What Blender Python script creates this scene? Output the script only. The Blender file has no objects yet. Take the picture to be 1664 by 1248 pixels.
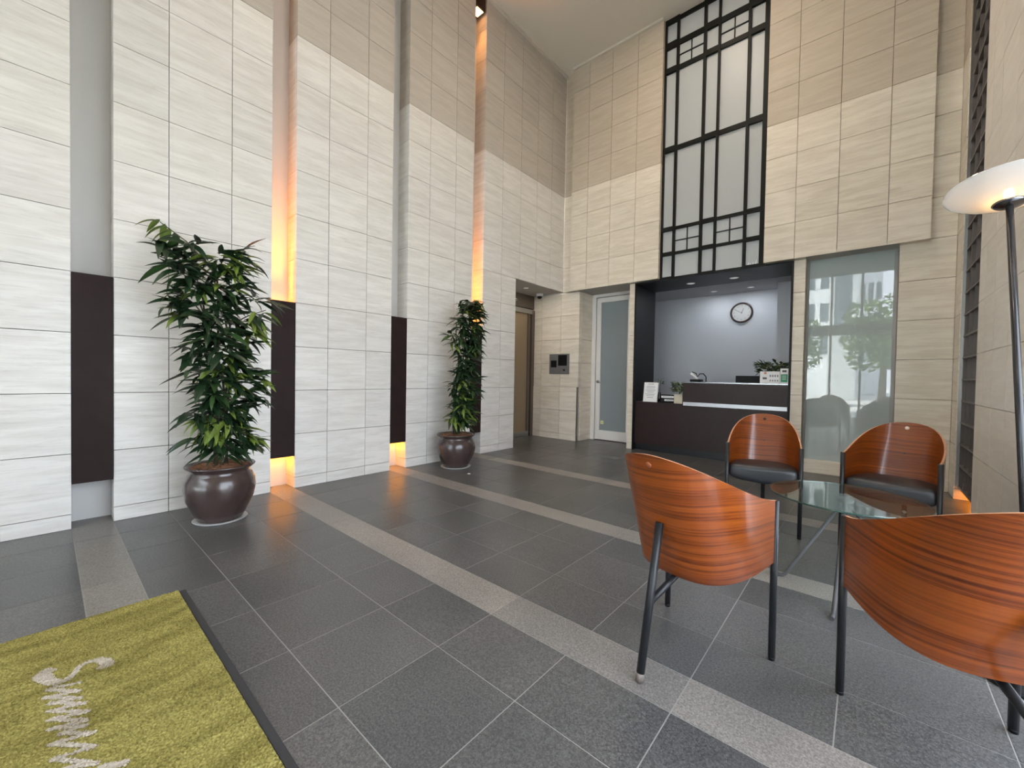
import bpy, bmesh, math, random
from mathutils import Vector, Matrix

sc = bpy.context.scene
C = sc.collection
random.seed(7)
PI = math.pi

# ------------------------------------------------------------------ camera, sky, light, exposure
cam_d = bpy.data.cameras.new('camera')
cam = bpy.data.objects.new('camera', cam_d)
C.objects.link(cam)
sc.camera = cam
cam_d.sensor_fit = 'HORIZONTAL'
cam_d.sensor_width = 36.0
cam_d.lens = 662.141 / 1664.0 * 36.0
cam_d.clip_start = 0.02
cam_d.clip_end = 300
yaw, pitch, roll = -0.717179, -0.0186769, -0.01705536
fw = Vector((math.sin(yaw) * math.cos(pitch), math.cos(yaw) * math.cos(pitch), math.sin(pitch)))
rt0 = Vector((math.cos(yaw), -math.sin(yaw), 0.0))
dn0 = fw.cross(rt0)
rt = math.cos(roll) * rt0 + math.sin(roll) * dn0
dn = -math.sin(roll) * rt0 + math.cos(roll) * dn0
M = Matrix(((rt.x, -dn.x, -fw.x), (rt.y, -dn.y, -fw.y), (rt.z, -dn.z, -fw.z)))
cam.matrix_world = Matrix.Translation((5.96 * 2 / 3, -0.172 * 2 / 3, 1.603 * 2 / 3)) @ M.to_4x4()

world = bpy.data.worlds.new('world')
sc.world = world
world.use_nodes = True
bg = world.node_tree.nodes['Background']
bg.inputs[0].default_value = (0.80, 0.83, 0.96, 1)
bg.inputs[1].default_value = 11.2

sc.view_settings.view_transform = 'Standard'
sc.view_settings.look = 'None'
sc.view_settings.gamma = 1.0
sc.view_settings.use_curve_mapping = False
sc.view_settings.exposure = 0.0
sc.cycles.use_denoising = True
sc.cycles.max_bounces = 9
sc.cycles.diffuse_bounces = 5
sc.cycles.use_adaptive_sampling = True
sc.cycles.adaptive_threshold = 0.02
sc.cycles.glossy_bounces = 5
sc.cycles.transparent_max_bounces = 12
sc.cycles.sample_clamp_indirect = 8.0

YF = -5.6           # entrance glass front
ZF = 4.60           # its head height
XR = 4.62           # right wall
YB = 5.733          # back wall
ZC = 6.15           # ceiling
def area_light(name, loc, rot, sx, sy, energy, color, shape='RECTANGLE', spread=PI):
    d = bpy.data.lights.new(name, 'AREA')
    d.shape = shape
    d.size = sx
    d.size_y = sy
    d.energy = energy
    d.color = color
    d.spread = spread
    o = bpy.data.objects.new(name, d)
    o.location = loc
    o.rotation_euler = rot
    C.objects.link(o)
    return o
sun_d = bpy.data.lights.new('street_sun', 'SUN')
sun_d.energy = 40.0
sun_d.angle = 0.009
sun_d.color = (1.0, 0.95, 0.88)
sun = bpy.data.objects.new('street_sun', sun_d)
sun.rotation_euler = Vector((0.5, -0.28, -0.82)).to_track_quat('-Z', 'Y').to_euler()
C.objects.link(sun)
portal = area_light('entrance_daylight_portal', (XR / 2, YF - 0.06, ZF / 2), (PI / 2, 0, 0), XR, ZF, 1, (1, 1, 1))
portal.data.cycles.is_portal = True
YG, YH, ZG = 2.60, -0.5, 2.52   # side glazing of the right wall: far end, near end, head height
portal2 = area_light('side_daylight_portal', (XR + 0.12, (YH + YG) / 2, ZG / 2), (PI / 2, 0, PI / 2), YG - YH, ZG, 1, (1, 1, 1))
portal2.data.cycles.is_portal = True
# added warm fill lamps, out of view (their rings are under the ceiling further down)
HALL_FILL_LIGHTS = [(2.3, -2.0), (2.4, 1.9), (2.5, 3.2), (2.4, 4.4)]
for hx, hy in HALL_FILL_LIGHTS:
    area_light('added_ceiling_fill_lamp', (hx, hy, ZC - 0.012), (0, 0, 0), 0.30, 0.30, 29, (1.0, 0.83, 0.66), 'DISK')

# ------------------------------------------------------------------ material helpers
MATS = {}
def new_mat(name):
    m = bpy.data.materials.new(name)
    m.use_nodes = True
    MATS[name] = m
    return m, m.node_tree.nodes, m.node_tree.links, m.node_tree.nodes['Principled BSDF']
def simple(name, col, rough=0.5, metal=0.0, spec=0.5, coat=0.0, bump=0.0, bscale=60, var=0.0):
    m, n, l, p = new_mat(name)
    p.inputs['Base Color'].default_value = (*col, 1)
    p.inputs['Roughness'].default_value = rough
    p.inputs['Metallic'].default_value = metal
    p.inputs['Specular IOR Level'].default_value = spec
    p.inputs['Coat Weight'].default_value = coat
    p.inputs['Coat Roughness'].default_value = 0.12
    tc = n.new('ShaderNodeTexCoord')
    nz = n.new('ShaderNodeTexNoise')
    nz.inputs['Scale'].default_value = bscale
    nz.inputs['Detail'].default_value = 4
    l.new(tc.outputs['Object'], nz.inputs['Vector'])
    if bump:
        b = n.new('ShaderNodeBump')
        b.inputs['Strength'].default_value = bump
        b.inputs['Distance'].default_value = 0.004
        l.new(nz.outputs[0], b.inputs['Height'])
        l.new(b.outputs[0], p.inputs['Normal'])
    if var:
        r = n.new('ShaderNodeValToRGB')
        r.color_ramp.elements[0].position = 0.3
        r.color_ramp.elements[1].position = 0.7
        r.color_ramp.elements[0].color = (*[c * (1 - var) for c in col], 1)
        r.color_ramp.elements[1].color = (*[min(1, c * (1 + var)) for c in col], 1)
        l.new(nz.outputs[0], r.inputs[0])
        l.new(r.outputs[0], p.inputs['Base Color'])
    return m
def emit(name, col, strength):
    m, n, l, p = new_mat(name)
    p.inputs['Base Color'].default_value = (*col, 1)
    p.inputs['Emission Color'].default_value = (*col, 1)
    p.inputs['Emission Strength'].default_value = strength
    return m
def obj_coords(n, l, scale, rnd=40.0):
    tc = n.new('ShaderNodeTexCoord')
    oi = n.new('ShaderNodeObjectInfo')
    mp = n.new('ShaderNodeMapping')
    mp.inputs['Scale'].default_value = scale
    l.new(tc.outputs['Object'], mp.inputs['Vector'])
    mul = n.new('ShaderNodeMath')
    mul.operation = 'MULTIPLY'
    mul.inputs[1].default_value = rnd
    l.new(oi.outputs['Random'], mul.inputs[0])
    ad = n.new('ShaderNodeVectorMath')
    ad.operation = 'ADD'
    l.new(mp.outputs[0], ad.inputs[0])
    l.new(mul.outputs[0], ad.inputs[1])
    return ad.outputs[0], oi.outputs['Random']
def ramp(n, l, src, stops):
    r = n.new('ShaderNodeValToRGB')
    els = r.color_ramp.elements
    while len(els) < len(stops):
        els.new(0.5)
    for e, (pos, col) in zip(els, stops):
        e.position = pos
        e.color = (*col, 1)
    l.new(src, r.inputs[0])
    return r.outputs[0]
def mix_col(n, l, fac, a, b, mode='MIX'):
    x = n.new('ShaderNodeMix')
    x.data_type = 'RGBA'
    x.blend_type = mode
    for sock, v in ((x.inputs[0], fac), (x.inputs[6], a), (x.inputs[7], b)):
        if isinstance(v, (int, float)):
            sock.default_value = v
        elif isinstance(v, tuple):
            sock.default_value = (*v, 1)
        else:
            l.new(v, sock)
    return x.outputs[2]
def stone(name, light, dark, rough, vein):
    m, n, l, p = new_mat(name)
    v, rnd = obj_coords(n, l, (1.0, 1.0, 9.0))
    a = n.new('ShaderNodeTexNoise')
    a.inputs['Scale'].default_value = 2.3
    a.inputs['Detail'].default_value = 6
    a.inputs['Roughness'].default_value = 0.62
    a.inputs['Distortion'].default_value = 0.35
    l.new(v, a.inputs['Vector'])
    base = ramp(n, l, a.outputs[0], [(0.36, dark), (0.50, tuple((x + y) / 2 for x, y in zip(light, dark))), (0.60, light)])
    v2, _ = obj_coords(n, l, (2.2, 2.2, 38.0), 90)
    b = n.new('ShaderNodeTexNoise')
    b.inputs['Scale'].default_value = 2.0
    b.inputs['Detail'].default_value = 8
    b.inputs['Roughness'].default_value = 0.7
    b.inputs['Distortion'].default_value = 0.6
    l.new(v2, b.inputs['Vector'])
    veins = ramp(n, l, b.outputs[0], [(0.0, (1 - vein,) * 3), (0.40, (1 - vein * 0.7,) * 3), (0.47, (1, 1, 1))])
    colr = mix_col(n, l, 1.0, base, veins, 'MULTIPLY')
    tone = ramp(n, l, rnd, [(0.0, (0.93, 0.93, 0.93)), (0.5, (0.98, 0.975, 0.97)), (1.0, (1.0, 1.0, 1.0))])
    colr = mix_col(n, l, 1.0, colr, tone, 'MULTIPLY')
    l.new(colr, p.inputs['Base Color'])
    p.inputs['Roughness'].default_value = rough
    p.inputs['Specular IOR Level'].default_value = 0.32
    bm_ = n.new('ShaderNodeBump')
    bm_.inputs['Strength'].default_value = 0.06
    bm_.inputs['Distance'].default_value = 0.003
    l.new(b.outputs[0], bm_.inputs['Height'])
    l.new(bm_.outputs[0], p.inputs['Normal'])
    return m
def granite(name, dark, light, speck, rough):
    m, n, l, p = new_mat(name)
    v, rnd = obj_coords(n, l, (1, 1, 1))
    a = n.new('ShaderNodeTexNoise')
    a.inputs['Scale'].default_value = 130
    a.inputs['Detail'].default_value = 3
    a.inputs['Roughness'].default_value = 0.8
    l.new(v, a.inputs['Vector'])
    base = ramp(n, l, a.outputs[0], [(0.36, dark), (0.52, tuple((x + y) / 2 for x, y in zip(light, dark))), (0.66, light)])
    b = n.new('ShaderNodeTexVoronoi')
    b.inputs['Scale'].default_value = 210
    l.new(v, b.inputs['Vector'])
    sp = ramp(n, l, b.outputs['Distance'], [(0.0, (1, 1, 1)), (0.16, (1, 1, 1)), (0.26, (0, 0, 0))])
    colr = mix_col(n, l, sp, base, speck)
    # only some cells carry a bright grain
    cell = ramp(n, l, b.outputs['Color'], [(0.0, (0, 0, 0)), (0.62, (0, 0, 0)), (0.64, (1, 1, 1))])
    colr = mix_col(n, l, cell, base, colr)
    c = n.new('ShaderNodeTexNoise')
    c.inputs['Scale'].default_value = 3.0
    c.inputs['Detail'].default_value = 4
    l.new(v, c.inputs['Vector'])
    cl = ramp(n, l, c.outputs[0], [(0.3, (0.86, 0.86, 0.87)), (0.7, (1.08, 1.07, 1.05))])
    colr = mix_col(n, l, 1.0, colr, cl, 'MULTIPLY')
    tone = ramp(n, l, rnd, [(0.0, (0.86, 0.87, 0.87)), (1.0, (1.08, 1.06, 1.04))])
    colr = mix_col(n, l, 1.0, colr, tone, 'MULTIPLY')
    l.new(colr, p.inputs['Base Color'])
    rr = n.new('ShaderNodeMapRange')
    rr.inputs[3].default_value = rough - 0.05
    rr.inputs[4].default_value = rough + 0.07
    l.new(a.outputs[0], rr.inputs[0])
    l.new(rr.outputs[0], p.inputs['Roughness'])
    bp = n.new('ShaderNodeBump')
    bp.inputs['Strength'].default_value = 0.12
    bp.inputs['Distance'].default_value = 0.001
    l.new(a.outputs[0], bp.inputs['Height'])
    l.new(bp.outputs[0], p.inputs['Normal'])
    return m
def wood(name):
    m, n, l, p = new_mat(name)
    uv = n.new('ShaderNodeUVMap')
    oi = n.new('ShaderNodeObjectInfo')
    mp = n.new('ShaderNodeMapping')
    mp.inputs['Scale'].default_value = (0.50, 44, 1)
    mul = n.new('ShaderNodeMath')
    mul.operation = 'MULTIPLY'
    mul.inputs[1].default_value = 30
    l.new(oi.outputs['Random'], mul.inputs[0])
    # bend the grain with a slow noise so that it arches like sliced veneer
    wn = n.new('ShaderNodeTexNoise')
    wn.inputs['Scale'].default_value = 1.6
    wn.inputs['Detail'].default_value = 1
    l.new(uv.outputs[0], wn.inputs['Vector'])
    sub = n.new('ShaderNodeVectorMath')
    sub.operation = 'MULTIPLY_ADD'
    sub.inputs[1].default_value = (0.0, 0.10, 0.0)
    l.new(wn.outputs['Color'], sub.inputs[0])
    l.new(uv.outputs[0], sub.inputs[2])
    l.new(sub.outputs[0], mp.inputs['Vector'])
    ad = n.new('ShaderNodeVectorMath')
    ad.operation = 'ADD'
    l.new(mp.outputs[0], ad.inputs[0])
    l.new(mul.outputs[0], ad.inputs[1])
    a = n.new('ShaderNodeTexNoise')
    a.inputs['Scale'].default_value = 2.2
    a.inputs['Detail'].default_value = 7
    a.inputs['Roughness'].default_value = 0.66
    a.inputs['Distortion'].default_value = 0.25
    l.new(ad.outputs[0], a.inputs['Vector'])
    colr = ramp(n, l, a.outputs[0], [(0.31, (0.045, 0.0065, 0.001)), (0.42, (0.125, 0.024, 0.003)), (0.53, (0.205, 0.046, 0.005)), (0.70, (0.26, 0.064, 0.0075))])
    l.new(colr, p.inputs['Base Color'])
    p.inputs['Roughness'].default_value = 0.30
    p.inputs['Coat Weight'].default_value = 0.35
    p.inputs['Coat Roughness'].default_value = 0.10
    return m
def fresnel(n, l, ior):
    # same reflectance from both sides of a thin pane
    fr = n.new('ShaderNodeFresnel')
    ge = n.new('ShaderNodeNewGeometry')
    ma = n.new('ShaderNodeMath')
    ma.operation = 'MULTIPLY_ADD'
    ma.inputs[1].default_value = 1.0 / ior - ior
    ma.inputs[2].default_value = ior
    l.new(ge.outputs['Backfacing'], ma.inputs[0])
    l.new(ma.outputs[0], fr.inputs[0])
    return fr
def pane_glass(name, tint, ior=1.45, rough=0.0):
    m = bpy.data.materials.new(name)
    m.use_nodes = True
    MATS[name] = m
    n, l = m.node_tree.nodes, m.node_tree.links
    n.clear()
    out = n.new('ShaderNodeOutputMaterial')
    tr = n.new('ShaderNodeBsdfTransparent')
    tr.inputs[0].default_value = (*tint, 1)
    gl = n.new('ShaderNodeBsdfGlossy')
    gl.inputs['Roughness'].default_value = rough
    fr = fresnel(n, l, ior)
    mx = n.new('ShaderNodeMixShader')
    l.new(fr.outputs[0], mx.inputs[0])
    l.new(tr.outputs[0], mx.inputs[1])
    l.new(gl.outputs[0], mx.inputs[2])
    l.new(mx.outputs[0], out.inputs[0])
    return m
def frosted(name, col, trans, rough=0.06, ior=1.5):
    m = bpy.data.materials.new(name)
    m.use_nodes = True
    MATS[name] = m
    n, l = m.node_tree.nodes, m.node_tree.links
    n.clear()
    out = n.new('ShaderNodeOutputMaterial')
    df = n.new('ShaderNodeBsdfDiffuse')
    df.inputs[0].default_value = (*col, 1)
    tl = n.new('ShaderNodeBsdfTranslucent')
    tl.inputs[0].default_value = (*col, 1)
    gl = n.new('ShaderNodeBsdfGlossy')
    gl.inputs['Roughness'].default_value = rough
    m1 = n.new('ShaderNodeMixShader')
    m1.inputs[0].default_value = trans
    fr = fresnel(n, l, ior)
    m2 = n.new('ShaderNodeMixShader')
    l.new(df.outputs[0], m1.inputs[1])
    l.new(tl.outputs[0], m1.inputs[2])
    l.new(fr.outputs[0], m2.inputs[0])
    l.new(m1.outputs[0], m2.inputs[1])
    l.new(gl.outputs[0], m2.inputs[2])
    l.new(m2.outputs[0], out.inputs[0])
    return m

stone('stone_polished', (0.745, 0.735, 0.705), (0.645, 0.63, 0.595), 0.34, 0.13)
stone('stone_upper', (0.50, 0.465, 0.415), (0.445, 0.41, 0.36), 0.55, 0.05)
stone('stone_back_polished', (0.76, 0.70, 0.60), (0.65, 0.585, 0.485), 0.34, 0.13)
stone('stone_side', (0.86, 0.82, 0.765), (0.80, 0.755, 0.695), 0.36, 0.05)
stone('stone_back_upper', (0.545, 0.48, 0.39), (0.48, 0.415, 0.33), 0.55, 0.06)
granite('granite_dark', (0.041, 0.043, 0.045), (0.136, 0.137, 0.138), (0.23, 0.23, 0.23), 0.32)
granite('granite_light', (0.13, 0.122, 0.116), (0.31, 0.292, 0.275), (0.42, 0.40, 0.38), 0.38)
wood('mahogany_veneer')
simple('joint_mortar', (0.30, 0.28, 0.25), 0.9)
simple('grout', (0.30, 0.295, 0.28), 0.85)
simple('white_paint', (0.54, 0.54, 0.53), 0.6, bump=0.05)
simple('ceiling_paint', (0.72, 0.67, 0.585), 0.8, bump=0.03)
simple('cornice_paint', (0.66, 0.61, 0.53), 0.6)
simple('dark_accent', (0.021, 0.012, 0.011), 0.55, spec=0.14, var=0.12, bscale=8)
simple('portal_black', (0.009, 0.009, 0.010), 0.45, spec=0.2)
simple('intercom_steel', (0.17, 0.17, 0.168), 0.4, metal=0.2)
simple('channel_grey', (0.33, 0.33, 0.32), 0.5)
simple('counter_brown', (0.022, 0.010, 0.009), 0.42, spec=0.3, var=0.1, bscale=10)
simple('window_black', (0.008, 0.009, 0.008), 0.5, spec=0.15)
frosted('window_pane_grey', (0.46, 0.49, 0.50), 0.10, 0.40)
frosted('frosted_panel', (0.46, 0.53, 0.535), 0.12, 0.004, 1.8)
frosted('frosted_door', (0.28, 0.32, 0.335), 0.12, 0.05)
frosted('corridor_glass', (0.40, 0.31, 0.20), 0.50, 0.10)
simple('door_white', (0.72, 0.70, 0.67), 0.4)
simple('steel', (0.42, 0.41, 0.40), 0.3, metal=1.0)
simple('bronze_frame', (0.16, 0.13, 0.105), 0.4, metal=0.6)
simple('reception_wall', (0.50, 0.52, 0.56), 0.7, bump=0.02)
simple('reception_ceiling', (0.42, 0.42, 0.43), 0.8)
simple('soffit_grey', (0.40, 0.385, 0.355), 0.8)
simple('silver_strip', (0.50, 0.51, 0.54), 0.35, metal=0.6)
simple('clock_white', (0.50, 0.50, 0.49), 0.6)
simple('black_metal', (0.013, 0.014, 0.016), 0.36, spec=0.35)
simple('lamp_pole', (0.03, 0.03, 0.032), 0.18, metal=0.3)
simple('dark_chrome', (0.20, 0.20, 0.21), 0.22, metal=1.0)
simple('worn_ferrule', (0.15, 0.125, 0.11), 0.5, metal=0.3, var=0.3, bscale=120)
simple('black_leather', (0.020, 0.022, 0.026), 0.36, bump=0.15, bscale=260)
simple('ply_edge', (0.50, 0.25, 0.14), 0.5, var=0.2, bscale=90)
simple('cap_white', (0.75, 0.66, 0.58), 0.4)
simple('cap_dark', (0.028, 0.012, 0.008), 0.5)
simple('cap_wood', (0.25, 0.07, 0.025), 0.3)
simple('grey_rod', (0.06, 0.06, 0.062), 0.45, spec=0.3)
simple('glass_edge', (0.03, 0.07, 0.06), 0.1)
simple('black_plastic', (0.006, 0.006, 0.007), 0.5, spec=0.2)
simple('white_plastic', (0.70, 0.70, 0.70), 0.4)
simple('paper', (0.80, 0.81, 0.82), 0.6)
simple('ink', (0.22, 0.24, 0.27), 0.8)
simple('clock_rim', (0.035, 0.018, 0.014), 0.3)
simple('pot_glaze', (0.050, 0.033, 0.030), 0.24, coat=0.35, var=0.25, bscale=5)
simple('saucer', (0.34, 0.34, 0.34), 0.4)
simple('bark_mulch', (0.17, 0.075, 0.035), 0.9, bump=0.8, bscale=45, var=0.5)
simple('cane', (0.060, 0.055, 0.028), 0.6, var=0.4, bscale=40)
simple('leaf_dark', (0.013, 0.034, 0.013), 0.33, spec=0.5)
simple('leaf_mid', (0.028, 0.068, 0.018), 0.36)
simple('leaf_light', (0.13, 0.19, 0.030), 0.42)
simple('leaf_small', (0.17, 0.21, 0.10), 0.5, var=0.5, bscale=50)
simple('planter_beige', (0.55, 0.49, 0.38), 0.6)
simple('mat_rubber', (0.028, 0.029, 0.032), 0.7)
simple('lattice_grey', (0.12, 0.104, 0.098), 0.5)
simple('lattice_brown', (0.040, 0.019, 0.013), 0.4)
simple('facade_frame', (0.22, 0.22, 0.22), 0.4, metal=0.5)
simple('green_print', (0.05, 0.30, 0.16), 0.6)
simple('orange_print', (0.65, 0.22, 0.12), 0.6)
simple('sticker_yellow', (0.72, 0.70, 0.38), 0.5)
simple('pavement', (0.56, 0.56, 0.55), 0.85, var=0.15, bscale=3)
simple('building_pale', (0.62, 0.65, 0.64), 0.7, var=0.05, bscale=2)
simple('building_white', (0.80, 0.82, 0.84), 0.6)
simple('building_window', (0.10, 0.13, 0.16), 0.15)
simple('tree_crown', (0.10, 0.17, 0.045), 0.8, var=0.6, bscale=6, bump=1.0)
simple('tree_trunk', (0.12, 0.09, 0.06), 0.9)
pane_glass('clear_glass', (0.94, 0.97, 0.96))
pane_glass('table_glass', (0.84, 0.93, 0.90), 1.9)
emit('amber_strip', (1.0, 0.29, 0.012), 20.0)
emit('amber_low', (1.0, 0.35, 0.015), 46.0)
emit('downlight_glow', (1.0, 0.93, 0.82), 3.0)
emit('downlight_dim', (0.85, 0.86, 0.84), 0.35)
emit('amber_lens', (1.0, 0.50, 0.20), 9.0)
emit('bulb_glow', (1.0, 0.46, 0.10), 110.0)

# mat pile: olive yarn with soft traffic marks of its own
def pile(name, light, dark):
    m, n, l, p = new_mat(name)
    tc = n.new('ShaderNodeTexCoord')
    a = n.new('ShaderNodeTexNoise')
    a.inputs['Scale'].default_value = 150
    a.inputs['Detail'].default_value = 3
    l.new(tc.outputs['Object'], a.inputs['Vector'])
    colr = ramp(n, l, a.outputs[0], [(0.33, dark), (0.66, light)])
    mp = n.new('ShaderNodeMapping')
    mp.inputs['Scale'].default_value = (5.5, 1.6, 1)
    mp.inputs['Rotation'].default_value = (0, 0, 0.5)
    l.new(tc.outputs['Object'], mp.inputs[0])
    b = n.new('ShaderNodeTexNoise')
    b.inputs['Scale'].default_value = 2.0
    b.inputs['Detail'].default_value = 4
    b.inputs['Distortion'].default_value = 0.5
    l.new(mp.outputs[0], b.inputs['Vector'])
    w = ramp(n, l, b.outputs[0], [(0.36, (0.66, 0.64, 0.58)), (0.56, (1, 1, 1))])
    l.new(mix_col(n, l, 1.0, colr, w, 'MULTIPLY'), p.inputs['Base Color'])
    p.inputs['Roughness'].default_value = 0.95
    p.inputs['Specular IOR Level'].default_value = 0.1
    return m
pile('pile_olive', (0.335, 0.30, 0.098), (0.165, 0.142, 0.038))
pile('pile_cream', (0.50, 0.455, 0.39), (0.34, 0.30, 0.25))
def lamp_glass():
    m = bpy.data.materials.new('opal_glass')
    m.use_nodes = True
    MATS['opal_glass'] = m
    n, l = m.node_tree.nodes, m.node_tree.links
    n.clear()
    out = n.new('ShaderNodeOutputMaterial')
    tl = n.new('ShaderNodeBsdfTranslucent')
    tl.inputs[0].default_value = (0.70, 0.76, 0.78, 1)
    df = n.new('ShaderNodeBsdfDiffuse')
    df.inputs[0].default_value = (0.70, 0.74, 0.75, 1)
    tr = n.new('ShaderNodeBsdfTransparent')
    gl = n.new('ShaderNodeBsdfGlossy')
    gl.inputs['Roughness'].default_value = 0.08
    a = n.new('ShaderNodeMixShader')
    a.inputs[0].default_value = 0.5
    b = n.new('ShaderNodeMixShader')
    b.inputs[0].default_value = 0.50
    c = n.new('ShaderNodeMixShader')
    fr = fresnel(n, l, 1.45)
    l.new(tl.outputs[0], a.inputs[1])
    l.new(df.outputs[0], a.inputs[2])
    l.new(a.outputs[0], b.inputs[1])
    l.new(tr.outputs[0], b.inputs[2])
    l.new(fr.outputs[0], c.inputs[0])
    l.new(b.outputs[0], c.inputs[1])
    l.new(gl.outputs[0], c.inputs[2])
    l.new(c.outputs[0], out.inputs[0])
lamp_glass()

# ------------------------------------------------------------------ mesh helpers
def link(name, me, parent=None, mats=(), loc=None):
    o = bpy.data.objects.new(name, me)
    C.objects.link(o)
    if loc is not None:
        o.location = loc
    if parent is not None:
        o.parent = parent
        if parent.name in BOX_AT:            # parts of a box are given in the frame the box itself was given in
            o.location = Vector(o.location) - BOX_AT[parent.name]
    for k in mats:
        if MATS[k].name not in [x.name for x in me.materials if x]:
            me.materials.append(MATS[k])
    return o
BOXES = {}
def box_mesh(dx, dy, dz, mat, bevel=0.0):
    key = (round(dx, 4), round(dy, 4), round(dz, 4), mat, bevel)
    if key in BOXES:
        return BOXES[key]
    me = bpy.data.meshes.new('box')
    bm = bmesh.new()
    bmesh.ops.create_cube(bm, size=1.0)
    bmesh.ops.scale(bm, vec=(dx, dy, dz), verts=bm.verts)
    if bevel:
        bmesh.ops.bevel(bm, geom=bm.edges[:], offset=bevel, segments=2, affect='EDGES')
    bm.to_mesh(me)
    bm.free()
    me.materials.append(MATS[mat])
    BOXES[key] = me
    return me
BOX_AT = {}
def box(name, x0, x1, y0, y1, z0, z1, mat, parent=None, bevel=0.0):
    me = box_mesh(x1 - x0, y1 - y0, z1 - z0, mat, bevel)
    o = link(name, me, parent, (), ((x0 + x1) / 2, (y0 + y1) / 2, (z0 + z1) / 2))
    BOX_AT[o.name] = Vector(((x0 + x1) / 2, (y0 + y1) / 2, (z0 + z1) / 2))
    return o
def boxes(name, lst, mat, parent=None):
    """several abutting boxes that make up ONE continuous piece (a slab with an opening)"""
    me = bpy.data.meshes.new(name)
    bm = bmesh.new()
    for x0, x1, y0, y1, z0, z1 in lst:
        r = bmesh.ops.create_cube(bm, size=1.0)
        for v in r['verts']:
            v.co = Vector((x0 + (v.co.x + 0.5) * (x1 - x0), y0 + (v.co.y + 0.5) * (y1 - y0), z0 + (v.co.z + 0.5) * (z1 - z0)))
    bm.to_mesh(me)
    bm.free()
    return link(name, me, parent, (mat,))
def smooth(me, angle=None):
    for p in me.polygons:
        p.use_smooth = True
    return me
def lathe_mesh(profile, seg=40, closed=False):
    vs, fs = [], []
    for r, z in profile:
        for k in range(seg):
            a = 2 * PI * k / seg
            vs.append((r * math.cos(a), r * math.sin(a), z))
    n = len(profile)
    for i in range(n - 1 + (1 if closed else 0)):
        i2 = (i + 1) % n
        for k in range(seg):
            k2 = (k + 1) % seg
            fs.append((i * seg + k, i * seg + k2, i2 * seg + k2, i2 * seg + k))
    if not closed:
        if profile[0][0] > 1e-6 and n > 2:
            fs.append(tuple(range(seg - 1, -1, -1)))
        if profile[-1][0] > 1e-6 and n > 2:
            fs.append(tuple((n - 1) * seg + k for k in range(seg)))
    me = bpy.data.meshes.new('lathe')
    me.from_pydata(vs, [], fs)
    bm = bmesh.new()
    bm.from_mesh(me)
    bmesh.ops.remove_doubles(bm, verts=bm.verts, dist=1e-6)
    bmesh.ops.recalc_face_normals(bm, faces=bm.faces)
    bm.to_mesh(me)
    bm.free()
    return smooth(me)
def lathe(name, profile, mat, parent=None, loc=None, seg=40, closed=False):
    return link(name, lathe_mesh(profile, seg, closed), parent, (mat,), loc)
def tube_mesh(pts, rad, seg=10):
    pts = [Vector(p) for p in pts]
    rads = rad if isinstance(rad, (list, tuple)) else [rad] * len(pts)
    vs, fs = [], []
    prev = None
    for i, p in enumerate(pts):
        if i == 0:
            t = pts[1] - p
        elif i == len(pts) - 1:
            t = p - pts[i - 1]
        else:
            t = (pts[i + 1] - p).normalized() + (p - pts[i - 1]).normalized()
        t.normalize()
        if prev is None:
            ref = Vector((1, 0, 0)) if abs(t.x) < 0.9 else Vector((0, 1, 0))
            u = t.cross(ref).normalized()
        else:
            u = (prev - t * prev.dot(t)).normalized()
        prev = u
        w = t.cross(u)
        for k in range(seg):
            a = 2 * PI * k / seg
            vs.append(p + rads[i] * (math.cos(a) * u + math.sin(a) * w))
    for i in range(len(pts) - 1):
        for k in range(seg):
            k2 = (k + 1) % seg
            fs.append((i * seg + k, i * seg + k2, (i + 1) * seg + k2, (i + 1) * seg + k))
    fs.append(tuple(range(seg - 1, -1, -1)))
    fs.append(tuple((len(pts) - 1) * seg + k for k in range(seg)))
    me = bpy.data.meshes.new('tube')
    me.from_pydata([tuple(v) for v in vs], [], fs)
    for p in me.polygons:
        p.use_smooth = len(p.vertices) == 4
    return me
def tube(name, pts, rad, mat, parent=None, seg=10):
    return link(name, tube_mesh(pts, rad, seg), parent, (mat,))
def thing(name, label, cat, loc=(0, 0, 0), rz=0.0, group=None):
    o = bpy.data.objects.new(name, None)
    o.empty_display_size = 0.1
    C.objects.link(o)
    o.location = loc
    o.rotation_euler = (0, 0, rz)
    return tag(o, label, cat, group)
def tag(o, label, cat, group=None):
    o['label'] = label
    o['category'] = cat
    if group:
        o['group'] = group
    return o
def structure(o, label=None):
    o['kind'] = 'structure'
    if label:
        o['label'] = label
    return o
# ------------------------------------------------------------------ floor
JX = 0.324
floor = structure(box('floor', -1.7, 5.0, YF, 8.0, -0.12, -0.0012, 'grout'), 'dark grey granite tile floor with pale granite stripes')
G = 0.0020
def slab(name, x0, x1, y0, y1, mat):
    box(name, x0 + G, x1 - G, y0 + G, y1 - G, -0.0300, 0.0, mat, floor)
for k in range(-5, 6):
    s = 1.2 * k
    # pale stripe, running into the wall grooves
    if s + 0.2 <= YB + 0.5:
        xs = [-0.2] + [JX + 0.8 * i for i in range(0, 6)] + [XR]
        xs = sorted(x for x in xs if x <= XR)
        if s > 4.3:
            xs = []
        for a, b in zip(xs, xs[1:]):
            if b - a > 0.02 and s > YF:
                slab('stripe_slab', a, b, s, s + 0.2, 'granite_light')
    for y0, y1 in ((s + 0.2, s + 0.5), (s + 0.5, s + 0.9), (s + 0.9, s + 1.2)) + (((s, s + 0.2),) if s > 4.3 else ()):
        y0c, y1c = max(y0, YF), min(y1, 6.5)
        if y1c - y0c < 0.02:
            continue
        x0 = JX - 0.4 * (3 if 4.2 < y0 else 1)
        while x0 < XR + 0.1:
            slab('floor_tile', x0, min(x0 + 0.4, XR + 0.2), y0c, y1c, 'granite_dark')
            x0 += 0.4

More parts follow.
